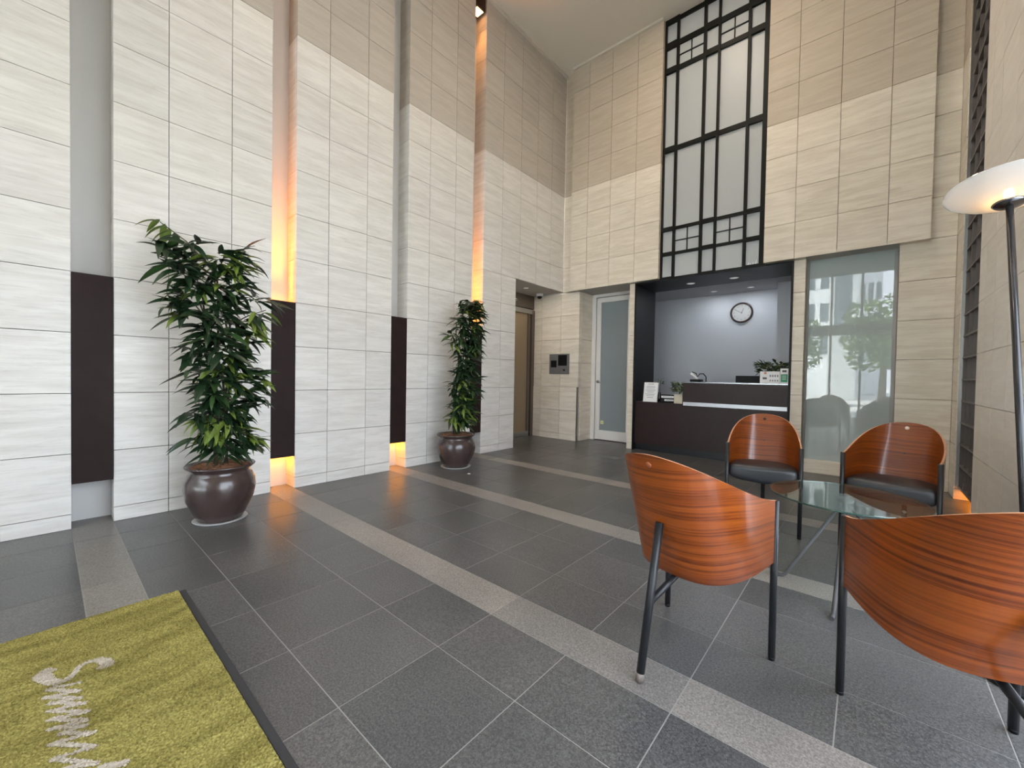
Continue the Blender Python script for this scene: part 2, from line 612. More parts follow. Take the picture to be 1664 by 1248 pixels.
# ------------------------------------------------------------------ left wall
ROWS = [0.0, 0.1] + [0.1 + 0.40333 * k for k in range(1, 16)]
JT = 0.0021
def stones(parent, axis, cols, plane, depth, rows, ms, mu, clip=None, zmin=0.0, zmax=9.0, name='stone'):
    """clad a wall: axis 'x' = a wall whose face is the plane x = plane (columns along y), 'y' the other way"""
    for a, b in zip(cols, cols[1:]):
        for z0, z1 in zip(rows, rows[1:]):
            z0c, z1c = max(z0, zmin), min(z1, zmax)
            if z1c - z0c < 0.01:
                continue
            if clip and clip(a, b, z0c, z1c):
                continue
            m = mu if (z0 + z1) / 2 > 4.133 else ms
            pr = random.uniform(-0.0005, 0.0005)
            if axis == 'x':
                lo, hi = sorted((plane + pr if depth < 0 else plane + pr, plane + depth))
                o = box(name, lo, hi, a + JT, b - JT, z0c + JT, z1c - JT, m, parent)
            else:
                lo, hi = sorted((plane + pr, plane + depth))
                o = box(name, a + JT, b - JT, lo, hi, z0c + JT, z1c - JT, m, parent)
wall_left = structure(boxes('wall_left', [(-0.32, -0.202, YF, 4.46, 0, ZC), (-0.32, -0.202, 4.46, YB, 2.53, ZC)], 'white_paint'),
                      'tall wall of pale limestone panels divided by recessed vertical grooves')
for y0 in (-1.0, 0.2, 1.4, 2.6):
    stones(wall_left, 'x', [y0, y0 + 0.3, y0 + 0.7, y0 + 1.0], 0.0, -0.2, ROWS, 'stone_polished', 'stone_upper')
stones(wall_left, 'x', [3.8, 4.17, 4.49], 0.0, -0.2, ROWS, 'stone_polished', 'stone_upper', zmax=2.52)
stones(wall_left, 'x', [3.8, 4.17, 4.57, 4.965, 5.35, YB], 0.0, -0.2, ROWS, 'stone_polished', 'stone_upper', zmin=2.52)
for y0, y1 in ((-2.2, -1.2), (-3.4, -2.4), (-4.6, -3.6), (YF, -4.8)):
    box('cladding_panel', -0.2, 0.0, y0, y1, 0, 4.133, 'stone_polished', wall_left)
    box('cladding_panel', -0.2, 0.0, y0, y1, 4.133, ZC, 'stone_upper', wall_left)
# dark panels across the grooves, light strips behind their upper and lower edges
for k, (up, low) in {-4: (0, 0), -3: (0, 0), -2: (0, 0), -1: (0, 0), 0: (0, 0), 1: (1, 1), 2: (0, 1), 3: (1, 0)}.items():
    g0 = 1.2 * k
    box('accent_panel', -0.045, 0.004, g0 + 0.001, g0 + 0.199, 0.30, 1.711, 'dark_accent', wall_left)
    if up:
        box('light_strip', -0.15, -0.07, g0 + 0.02, g0 + 0.18, 1.655, 1.675, 'amber_strip', wall_left)
    if low:
        box('light_strip', -0.15, -0.07, g0 + 0.02, g0 + 0.18, 0.36, 0.38, 'amber_low', wall_left)
    if up:
        area_light('groove_uplight_lamp', (-0.11, g0 + 0.1, 1.68), (PI, 0, 0), 0.07, 0.15, 4.4, (1.0, 0.28, 0.012), spread=math.radians(36))
        area_light('groove_spotlight_lamp', (-0.075, g0 + 0.095, 5.918), (0, 0, 0), 0.08, 0.08, 1.6, (1.0, 0.42, 0.12), spread=math.radians(60))
        hb = boxes('groove_spotlight', [(-0.16, -0.002, g0 + 0.02, g0 + 0.17, 5.93, 6.12)], 'dark_accent', wall_left)
        box('lens', -0.13, -0.02, g0 + 0.04, g0 + 0.15, 5.922, 5.93, 'amber_lens', hb)

# ------------------------------------------------------------------ right wall
wall_right = structure(boxes('wall_right', [(XR + 0.26, XR + 0.34, YG, YB + 0.1, 0, ZC), (XR + 0.20, XR + 0.34, YF, YG, ZG, ZC), (XR + 0.20, XR + 0.34, YF, YH, 0, ZG)], 'white_paint'),
                       'limestone wall beside the seating with a tall dark lattice slot')
ycols = [YG, 3.0, 3.4, 3.8, 4.2, 4.5, 4.74]
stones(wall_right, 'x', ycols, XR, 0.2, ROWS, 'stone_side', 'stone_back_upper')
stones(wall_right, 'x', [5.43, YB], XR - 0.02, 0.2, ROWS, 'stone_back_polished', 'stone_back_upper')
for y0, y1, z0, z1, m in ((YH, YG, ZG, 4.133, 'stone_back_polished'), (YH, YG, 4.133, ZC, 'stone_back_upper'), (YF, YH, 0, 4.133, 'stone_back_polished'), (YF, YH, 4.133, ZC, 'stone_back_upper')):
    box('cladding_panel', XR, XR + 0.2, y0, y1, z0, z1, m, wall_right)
LZ = [0.116 + 0.197 * i for i in range(31)]
box('lattice_backing', XR + 0.05, XR + 0.07, 4.74, 5.43, 0.11, ZC, 'lattice_brown', wall_right)
for z in LZ:
    box('lattice_bar', XR + 0.004, XR + 0.05, 4.74, 5.43, z, z + 0.016, 'lattice_grey', wall_right)
for i in range(4):
    y = 4.745 + i * 0.222
    box('lattice_upright', XR + 0.008, XR + 0.05, y, y + 0.014, 0.116, ZC, 'lattice_grey', wall_right)
box('edge_trim', XR - 0.012, XR + 0.03, 5.413, 5.428, 0.12, ZC, 'steel', wall_right)
box('light_strip', XR + 0.09, XR + 0.15, 4.80, 5.38, 0.125, 0.14, 'amber_strip', wall_right)

# ------------------------------------------------------------------ back wall
wall_back = structure(boxes('wall_back', [(-0.2, 1.66, YB + 0.085, YB + 0.2, 2.53, ZC), (2.96, XR + 0.34, YB + 0.085, YB + 0.2, 2.53, ZC),
                                          (4.2, XR + 0.34, YB + 0.085, YB + 0.2, 0, 2.53)], 'joint_mortar'),
                      'limestone end wall with two projecting stone blocks above the reception')
BR = [2.5] + ROWS[8:]
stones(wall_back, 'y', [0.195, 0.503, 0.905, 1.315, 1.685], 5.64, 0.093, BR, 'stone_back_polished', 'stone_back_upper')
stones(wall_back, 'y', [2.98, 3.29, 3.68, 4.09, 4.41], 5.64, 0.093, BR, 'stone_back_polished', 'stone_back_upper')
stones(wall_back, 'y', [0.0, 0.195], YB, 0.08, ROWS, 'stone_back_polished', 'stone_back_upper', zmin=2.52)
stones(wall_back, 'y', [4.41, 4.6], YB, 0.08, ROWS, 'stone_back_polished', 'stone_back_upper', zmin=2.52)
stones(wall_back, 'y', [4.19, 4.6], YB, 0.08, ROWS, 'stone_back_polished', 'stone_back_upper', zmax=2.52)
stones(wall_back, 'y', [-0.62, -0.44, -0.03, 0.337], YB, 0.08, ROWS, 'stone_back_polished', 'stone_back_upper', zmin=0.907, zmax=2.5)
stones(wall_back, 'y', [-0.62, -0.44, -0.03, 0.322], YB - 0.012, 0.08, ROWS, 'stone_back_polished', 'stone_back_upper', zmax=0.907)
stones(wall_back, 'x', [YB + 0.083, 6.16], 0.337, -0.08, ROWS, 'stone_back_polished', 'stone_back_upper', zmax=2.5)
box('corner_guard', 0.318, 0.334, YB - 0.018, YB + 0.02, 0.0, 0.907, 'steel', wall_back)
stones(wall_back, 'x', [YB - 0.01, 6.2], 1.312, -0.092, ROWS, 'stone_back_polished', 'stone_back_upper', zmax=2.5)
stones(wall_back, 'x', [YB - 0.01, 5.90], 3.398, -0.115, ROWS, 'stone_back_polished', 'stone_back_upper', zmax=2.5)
# rooms behind the hall: outer walls and low roof
structure(boxes('wall_service', [(-1.66, XR + 0.40, 7.60, 7.66, 0, 2.66), (XR + 0.34, XR + 0.40, YB, 7.6, 0, 2.66), (-1.66, -1.6, 4.2, 7.6, 0, 2.66), (-1.6, -0.32, 4.2, 4.26, 0, 2.66),
                                  (-0.70, 0.25, YB + 0.085, YB + 0.15, 0, 2.6)], 'white_paint'))
structure(boxes('ceiling_service', [(-1.66, XR + 0.40, YB + 0.2, 7.66, 2.60, 2.66), (-1.66, -0.2, 4.2, YB + 0.2, 2.60, 2.66)], 'white_paint'))
# soffits of the three recesses
structure(box('trim_1', 0.337, 1.22, YB - 0.09, 6.35, 2.5, 2.53, 'soffit_grey'), 'grey soffit over the frosted glass door')
structure(box('trim_2', 3.40, 4.19, YB - 0.09, 6.0, 2.5, 2.53, 'soffit_grey'), 'grey soffit over the frosted glass panel')
structure(box('trim_3', -0.62, 0.0, 4.46, YB, 2.522, 2.53, 'soffit_grey'), 'grey soffit over the sliding door alcove')
structure(box('wall_alcove', -0.75, -0.2, 4.40, 4.486, 0, 2.53, 'stone_polished'))

# ------------------------------------------------------------------ ceiling and cornice
ceiling = structure(box('ceiling', -0.4, XR + 0.4, YF - 0.1, YB + 0.3, ZC, ZC + 0.1, 'ceiling_paint'), 'plain warm white ceiling high above the hall')
for hx, hy in HALL_FILL_LIGHTS:  # rings for the added fill lamps, unseen from the camera
    lathe('added_fill_lamp_ring', [(0.155, -0.006), (0.175, -0.006), (0.175, 0.0), (0.155, 0.0)], 'white_plastic', ceiling, (hx, hy, ZC - 0.055), 24, True)
structure(box('trim_4', 0.0, 0.035, 3.8, YB, ZC - 0.03, ZC, 'cornice_paint'), 'pale cornice strip along the groove wall')
structure(box('trim_5', 0.195, 1.685, 5.605, 5.64, ZC - 0.03, ZC, 'cornice_paint'), 'pale cornice strip along the end wall')
structure(box('trim_6', 2.98, 4.41, 5.605, 5.64, ZC - 0.03, ZC, 'cornice_paint'), 'pale cornice strip above the stone block by the lattice')

# ------------------------------------------------------------------ window_1: black grid window
w1 = structure(box('window_1', 1.66, 2.985, YB + 0.12, YB + 0.15, 2.48, ZC, 'window_black'), 'tall black grid window of grey panes above the reception')
WV = [(1.672, 1.704), (1.847, 1.879), (2.203, 2.239), (2.386, 2.414), (2.734, 2.767), (2.918, 2.975)]
WH = [(2.49, 2.515), (2.828, 2.866), (3.178, 3.220), (4.290, 4.352), (5.402, 5.464), (5.747, 5.818), (6.095, ZC)]
for i, (a, b) in enumerate(WV):
    box('mullion', a, b, YB - 0.03, YB + 0.04, 2.49, ZC, 'window_black', w1)
for j, (a, b) in enumerate(WH):
    for i in range(5):
        thick = 0.006 if i in (0, 2, 4) else 0.0
        box('transom', WV[i][1], WV[i + 1][0], YB - (0.028 if thick else 0.012), YB + 0.035, a - thick, b + thick, 'window_black', w1)
for i in range(5):
    for j in range(6):
        x0, x1, z0, z1 = WV[i][1], WV[i + 1][0], WH[j][1], WH[j + 1][0]
        box('pane', x0 - 0.005, x1 + 0.005, YB + 0.012, YB + 0.02, z0 - 0.01, z1 + 0.01, 'window_pane_grey', w1)
        if i in (1, 3) and j in (1, 4):
            xm, zm = (x0 + x1) / 2, (z0 + z1) / 2
            box('glazing_bar', xm - 0.006, xm + 0.006, YB - 0.004, YB + 0.012, z0, z1, 'window_black', w1)
            box('glazing_bar', x0, x1, YB - 0.003, YB + 0.011, zm - 0.006, zm + 0.006, 'window_black', w1)

for x, dx, h in ((2.795, 0.012, 0.055), (2.825, -0.004, 0.04), (2.85, 0.006, 0.05), (2.88, 0.014, 0.085)):
    me = bpy.data.meshes.new('ornament')
    me.from_pydata([(x - 0.010, YB + 0.004, 2.515), (x + 0.010, YB + 0.004, 2.515), (x + dx, YB + 0.004, 2.515 + h), (x - 0.010, YB + 0.009, 2.515), (x + 0.010, YB + 0.009, 2.515), (x + dx, YB + 0.009, 2.515 + h)], [],
                   [(0, 1, 2), (3, 5, 4), (0, 3, 4, 1), (1, 4, 5, 2), (2, 5, 3, 0)])
    o = link('paper_ornament', me, w1, ('paper',))
# ------------------------------------------------------------------ window_2: frosted glass panel
w2 = structure(box('window_2', 3.402, 4.188, 5.865, 5.877, 0.15, 2.5, 'frosted_panel'), 'full height frosted glass panel reflecting the street, beside the reception')
box('sill', 3.40, 4.19, 5.80, 5.93, 0.0, 0.15, 'stone_back_polished', w2)
box('channel_frame', 3.40, 3.425, 5.845, 5.885, 0.15, 2.5, 'channel_grey', w2)
box('channel_frame', 4.160, 4.19, 5.845, 5.885, 0.15, 2.5, 'channel_grey', w2)
structure(box('wall_panel_back', 3.3, 4.3, 6.5, 6.55, 0, 2.6, 'white_paint'))

# ------------------------------------------------------------------ door_1: sliding door in the alcove
d1 = structure(box('door_1', -0.645, -0.635, 4.49, 5.62, 0.06, 2.19, 'corridor_glass'), 'bronze framed sliding door with amber glass in the alcove')
box('rail', -0.66, -0.62, 4.49, 5.62, 0.0, 0.09, 'steel', d1)
box('stile', -0.66, -0.615, 5.56, 5.62, 0.09, 2.19, 'bronze_frame', d1)
box('jamb', -0.68, -0.60, 5.65, 5.73, 0.0, 2.26, 'bronze_frame', d1)
box('jamb', -0.68, -0.63, 5.62, 5.65, 0.0, 2.26, 'black_metal', d1)
box('head_rail', -0.66, -0.60, 4.49, 5.70, 2.19, 2.27, 'steel', d1)
box('header', -0.68, -0.62, 4.49, 5.73, 2.29, 2.52, 'bronze_frame', d1)
box('shadow_gap', -0.69, -0.66, 4.49, 5.73, 2.27, 2.29, 'black_metal', d1)
sn = box('motion_sensor', -0.62, -0.57, 4.98, 5.20, 2.365, 2.40, 'white_plastic', d1, 0.008)
box('sensor_lens', -0.569, -0.565, 5.0, 5.18, 2.37, 2.385, 'black_plastic', sn)
area_light('corridor_lamp', (-1.15, 5.0, 2.55), (0, 0, 0), 0.3, 0.3, 9, (1.0, 0.80, 0.55))

# ------------------------------------------------------------------ door_2: white door with frosted glass
d2 = structure(boxes('door_2', [(0.42, 0.50, 6.17, 6.215, 0.012, 2.44), (0.99, 1.22, 6.17, 6.215, 0.012, 2.44), (0.50, 0.99, 6.17, 6.215, 0.012, 0.17), (0.50, 0.99, 6.17, 6.215, 2.36, 2.44)], 'door_white'),
               'white framed door with a tall frosted glass pane')
box('pane', 0.495, 0.995, 6.19, 6.198, 0.165, 2.365, 'frosted_door', d2)
box('door_frame', 0.338, 0.41, 6.15, 6.24, 0.0, 2.5, 'door_white', d2)
box('door_frame', 0.41, 1.22, 6.15, 6.24, 2.45, 2.5, 'door_white', d2)
lathe('handle_rose', [(0.0, 0), (0.026, 0), (0.026, 0.01), (0.0, 0.012)], 'steel', d2, (0.462, 6.168, 1.005), 20).rotation_euler = (PI / 2, 0, 0)
tube('lever_handle', [(0.462, 6.165, 1.005), (0.462, 6.12, 1.005), (0.475, 6.115, 1.005), (0.56, 6.115, 1.003)], 0.009, 'steel', d2)
st = box('sticker', 0.515, 0.575, 6.186, 6.1895, 0.275, 0.335, 'sticker_yellow', d2)
box('sticker_print', 0.522, 0.568, 6.185, 6.186, 0.30, 0.304, 'ink', st)
structure(box('wall_behind_door', 0.25, 1.3, 6.36, 6.40, 0, 2.6, 'white_paint'))

# ------------------------------------------------------------------ reception portal, room and counter
portal_f = structure(boxes('trim_7', [(1.315, 1.335, 5.70, 6.43, 0, 2.49), (3.262, 3.28, 5.70, 6.43, 0, 2.49), (1.335, 3.262, 5.70, 6.43, 2.474, 2.49)], 'portal_black'),
                     'black lining of the reception opening')
structure(boxes('wall_reception', [(0.30, 3.02, 7.36, 7.42, 0, 2.6), (0.26, 0.30, 6.43, 7.42, 0, 2.6)], 'reception_wall'), 'plain grey wall at the back of the reception')
structure(boxes('wall_reception_side', [(2.955, 3.6, 6.9, 7.36, 0, 2.6), (3.6, 3.65, 6.43, 7.36, 0, 2.6)], 'reception_wall'))
structure(box('ceiling_reception', 0.26, 3.65, 6.43, 7.42, 2.50, 2.56, 'reception_ceiling'))
structure(boxes('wall_reception_front', [(0.26, 1.315, 6.43, 6.46, 0, 2.6), (3.28, 3.65, 6.43, 6.46, 0, 2.6), (1.315, 3.28, 6.43, 6.46, 2.475, 2.6)], 'reception_wall'))
def downlight(x, y, z, mat, r, label, energy=0.0, color=(1, 1, 1)):
    t = thing('downlight', label, 'light', (x, y, z), 0, 'recessed downlights')
    lathe('ring', [(r * 0.8, -0.004), (r, -0.004), (r * 1.02, 0.0), (r * 0.8, 0.0)], 'white_plastic', t, None, 28, True)
    lathe('lens', [(0.0, -0.002), (r * 0.8, -0.002)], mat, t, None, 28)
    if energy:
        area_light('downlight_lamp', (x, y, z - 0.01), (0, 0, 0), r * 1.4, r * 1.4, energy, color, 'DISK')
    return t
downlight(1.99, 6.10, 2.472, 'downlight_dim', 0.058, 'round downlight in the black portal soffit, on the glass door side', 1.2, (1, 0.95, 0.88))
downlight(2.56, 6.10, 2.472, 'downlight_dim', 0.058, 'round downlight in the black portal soffit, nearly above the clock', 1.2, (1, 0.95, 0.88))
downlight(2.066, 7.0, 2.498, 'downlight_dim', 0.05, 'round downlight in the grey reception ceiling, on the glass door side', 2.7, (0.92, 0.95, 1.0))
downlight(2.59, 7.0, 2.498, 'downlight_dim', 0.05, 'round downlight in the grey reception ceiling, just above the clock', 2.7, (0.92, 0.95, 1.0))
downlight(-0.28, 5.07, 2.52, 'downlight_dim', 0.045, 'small downlight in the sliding door alcove soffit', 3.5, (1, 0.9, 0.75))

ct = thing('reception_counter', 'dark brown two-level reception counter with a silver strip', 'counter', (2.3, 5.95, 0))
def part(name, x0, x1, y0, y1, z0, z1, mat, bevel=0.0, parent=None):
    o = box(name, x0 - 2.3, x1 - 2.3, y0 - 5.95, y1 - 5.95, z0, z1, mat, ct, bevel)
    return o
part('lower_front', 1.337, 3.26, 5.745, 5.775, 0.10, 0.705, 'counter_brown')
part('lower_top', 1.337, 2.05, 5.735, 6.30, 0.705, 0.725, 'counter_brown')
part('toe_kick', 1.337, 3.26, 5.79, 5.81, 0.0, 0.10, 'black_metal')
part('upper_front', 2.045, 3.255, 5.715, 5.745, 0.755, 1.020, 'counter_brown')
part('upper_side', 2.045, 2.065, 5.745, 6.05, 0.755, 1.020, 'counter_brown')
part('upper_top', 2.040, 3.26, 5.705, 6.08, 1.020, 1.036, 'dark_chrome')
part('silver_strip', 2.045, 3.255, 5.725, 5.745, 0.705, 0.755, 'silver_strip')
part('desk_top', 2.05, 3.26, 5.775, 6.40, 0.685, 0.705, 'counter_brown')

# notice on an acrylic stand
t = thing('notice_stand', 'white printed notice on a sloping stand on the low counter', 'sign', (1.54, 5.80, 0.727))
t.rotation_euler = (math.radians(-9), 0, 0)
box('sheet', -0.103, 0.103, -0.004, 0.004, 0.0, 0.285, 'paper', t)
bk = box('acrylic_back', -0.108, 0.108, 0.005, 0.010, 0.0, 0.292, 'white_plastic', t)
rr = random.Random(3)
for i, z in enumerate((0.262, 0.232, 0.218, 0.204, 0.180, 0.166, 0.152, 0.138, 0.116, 0.102, 0.088, 0.060)):
    w = rr.uniform(0.05, 0.085) if i not in (0, 11) else 0.045
    box('text_line', -w, w, -0.0052, -0.004, z, z + (0.007 if i in (0, 11) else 0.004), 'ink', t)
t = thing('name_plate', 'black desk name plate with two white strips beside the notice', 'sign', (1.80, 5.82, 0.725))
box('stand', -0.10, 0.10, -0.012, 0.03, 0.0, 0.118, 'black_plastic', t, 0.003)
for x0, x1, z0, z1 in ((-0.092, 0.09, 0.070, 0.100), (-0.045, 0.086, 0.026, 0.050)):
    s_ = box('strip', x0, x1, -0.0145, -0.012, z0, z1, 'paper', t)
    box('print', x0 + 0.02, x1 - 0.02, -0.0155, -0.0145, (z0 + z1) / 2 - 0.003, (z0 + z1) / 2 + 0.003, 'ink', s_)
def leafy(parent, n, rad, z0, h, size, mats, seed):
    r = random.Random(seed)
    vs, fs, mi = [], [], []
    for i in range(n):
        a = r.uniform(0, 2 * PI)
        rr_ = rad * math.sqrt(r.random())
        p = Vector((rr_ * math.cos(a), rr_ * math.sin(a) * 0.8, z0 + h * r.random()))
        d = Vector((math.cos(a) + r.uniform(-.6, .6), math.sin(a) + r.uniform(-.6, .6), r.uniform(-0.5, 0.8))).normalized()
        s = d.cross(Vector((0, 0, 1))).normalized()
        L = size * r.uniform(0.7, 1.3)
        up = s.cross(d) * L * 0.12
        k = len(vs)
        vs += [p, p + d * L * 0.5 + s * L * 0.24 + up, p + d * L * 0.5 - s * L * 0.24 + up, p + d * L]
        fs += [(k, k + 1, k + 3), (k, k + 3, k + 2)]
        mi += [r.randrange(len(mats))] * 2
    me = bpy.data.meshes.new('leaves')
    me.from_pydata([tuple(v) for v in vs], [], fs)
    o = link('foliage', me, parent, mats)
    for p_, k in zip(me.polygons, mi):
        p_.material_index = k
    o['kind'] = 'stuff'
    return o
t = thing('potted_plant', 'small green plant in a square beige pot on the low counter', 'plant', (1.968, 5.80, 0.725), 0, 'plants on the reception counter')
box('pot', -0.058, 0.058, -0.05, 0.05, 0.0, 0.13, 'planter_beige', t, 0.004)
tube('stem', [(0, 0, 0.12), (0.005, 0, 0.18), (-0.01, 0, 0.24)], 0.006, 'cane', t, 6)
leafy(t, 170, 0.088, 0.15, 0.14, 0.058, ('leaf_small', 'leaf_small', 'leaf_light', 'leaf_mid'), 5)
t = thing('plant_sprig', 'green sprig peeking over the white notice', 'plant', (1.60, 6.02, 0.725), 0, 'plants on the reception counter')
lathe('vase', [(0.03, 0), (0.035, 0.05), (0.02, 0.13), (0.022, 0.14)], 'dark_chrome', t, None, 16)
tube('stem', [(0, 0, 0.12), (0.01, 0, 0.26), (0.02, 0, 0.34)], 0.003, 'leaf_mid', t, 6)
leafy(t, 16, 0.035, 0.27, 0.08, 0.05, ('leaf_mid', 'leaf_light'), 8)
t = thing('planter_box', 'bushy variegated plant in a trough behind the calendar', 'plant', (3.07, 6.0, 1.036), 0, 'plants on the reception counter')
box('trough', -0.14, 0.14, -0.045, 0.045, 0.0, 0.13, 'planter_beige', t, 0.004)
leafy(t, 280, 0.17, 0.12, 0.13, 0.075, ('leaf_dark', 'leaf_mid', 'leaf_small', 'leaf_light'), 11)
# telephone
t = thing('telephone', 'white handset telephone with black coiled cord behind the counter ledge', 'telephone', (2.14, 6.0, 1.036))
box('base', -0.09, 0.07, -0.035, 0.06, 0.0, 0.035, 'black_plastic', t, 0.006)
hs = tube('handset', [(-0.085, 0, 0.118), (-0.055, 0, 0.095), (-0.01, 0, 0.055), (0.02, 0, 0.034)], [0.022, 0.016, 0.016, 0.024], 'white_plastic', t, 12)
tube('cord', [(-0.09, 0.0, 0.10), (-0.07, 0.02, 0.14), (-0.02, 0.02, 0.12), (0.0, 0.02, 0.07), (0.03, 0.02, 0.115), (0.08, 0.02, 0.115), (0.115, 0.02, 0.07), (0.115, 0.02, 0.0)], 0.007, 'black_plastic', t, 8)
t = thing('monitor', 'low black monitor edge showing above the reception counter', 'monitor', (2.765, 6.16, 0.705))
box('screen', -0.165, 0.165, -0.012, 0.012, 0.12, 0.425, 'black_plastic', t, 0.004)
box('screen_stand', -0.02, 0.02, 0.012, 0.03, 0.0, 0.25, 'black_plastic', t)
box('foot_plate', -0.09, 0.09, -0.06, 0.09, 0.0, 0.012, 'black_plastic', t, 0.003)
# desk calendar and a card
t = thing('desk_calendar', 'cream desk calendar with red and brown pictures on the counter ledge', 'calendar', (3.05, 5.845, 1.036))
sh = box('sheet', -0.105, 0.105, -0.003, 0.003, 0.0, 0.15, 'paper', t)
box('picture', -0.075, -0.03, -0.0045, -0.003, 0.050, 0.075, 'clock_rim', t)
box('picture', -0.06, -0.035, -0.0045, -0.003, 0.115, 0.14, 'orange_print', t)
for i in range(4):
    for j in range(2):
        box('date_print', 0.0 + 0.026 * i, 0.014 + 0.026 * i, -0.0045, -0.003, 0.025 + 0.055 * j, 0.045 + 0.062 * j, 'ink', t)
t = thing('leaflet_card', 'green and white leaflet card standing beside the calendar', 'card', (3.205, 5.83, 1.036))
box('sheet', -0.042, 0.042, -0.003, 0.003, 0.0, 0.185, 'paper', t)
box('green_block', -0.035, 0.035, -0.0045, -0.003, 0.018, 0.115, 'green_print', t)
box('emblem', -0.022, 0.022, -0.0045, -0.003, 0.14, 0.165, 'clock_rim', t)
for z in (0.05, 0.07, 0.09):
    box('print', -0.02, 0.02, -0.0052, -0.0045, z, z + 0.006, 'paper', t)

# clock on the reception wall
t = thing('wall_clock', 'round white wall clock with a dark brown rim', 'clock', (2.40, 7.36, 2.17))
t.rotation_euler = (PI / 2, 0, 0)
lathe('rim', [(0.140, 0.0), (0.165, 0.0), (0.168, 0.02), (0.155, 0.042), (0.140, 0.030)], 'clock_rim', t, None, 48, True)
fc = lathe('face', [(0.0, 0.018), (0.142, 0.018)], 'clock_white', t, None, 48)
for i in range(12):
    a = 2 * PI * i / 12
    cu = bpy.data.curves.new('numeral', 'FONT')
    cu.body = str(12 if i == 0 else i)
    cu.size = 0.040
    cu.align_x = 'CENTER'
    cu.align_y = 'CENTER'
    cu.extrude = 0.0005
    tmp = bpy.data.objects.new('numeral_curve', cu)
    C.objects.link(tmp)
    bpy.context.view_layer.update()
    nme = bpy.data.meshes.new_from_object(tmp)
    bpy.data.objects.remove(tmp)
    nme.materials.clear()
    nme.materials.append(MATS['ink'])
    nm = link('numeral', nme, t)
    nm.location = (0.112 * math.sin(a), 0.112 * math.cos(a), 0.0195)
def hand(L, w, ang, z):
    o = box('hand', -w, w, -0.015, L, z, z + 0.002, 'ink', t)
    o.location = (L / 2 * 0.8 * math.sin(ang), L / 2 * 0.8 * math.cos(ang), z)
    o.rotation_euler = (0, 0, -ang)
hand(0.075, 0.0045, math.radians(25), 0.021)
hand(0.108, 0.0032, math.radians(-62), 0.0235)
lathe('hub', [(0.0, 0.027), (0.008, 0.026), (0.008, 0.018)], 'ink', t, None, 12)

# intercom and camera
t = thing('intercom_panel', 'brushed steel intercom panel with two black screens on the stone', 'intercom', (-0.048, YB, 1.297))
box('plate', -0.206, 0.206, -0.012, 0.0, -0.174, 0.174, 'intercom_steel', t, 0.003)
box('small_screen', -0.172, -0.05, -0.0135, -0.012, -0.058, 0.062, 'black_plastic', t)
box('large_screen', -0.018, 0.160, -0.0135, -0.012, -0.030, 0.154, 'black_plastic', t)
box('reader_mark', 0.085, 0.125, -0.013, -0.012, -0.12, -0.09, 'dark_chrome', t)
t = thing('dome_camera', 'white dome security camera on the alcove soffit', 'camera', (-0.40, 5.60, 2.522))
lathe('housing', [(0.0, 0.0), (0.062, 0.0), (0.062, -0.03), (0.052, -0.045), (0.046, -0.045)], 'white_plastic', t, None, 28)
lathe('dome', [(0.045, -0.045), (0.042, -0.062), (0.028, -0.08), (0.0, -0.088)], 'black_plastic', t, None, 24)

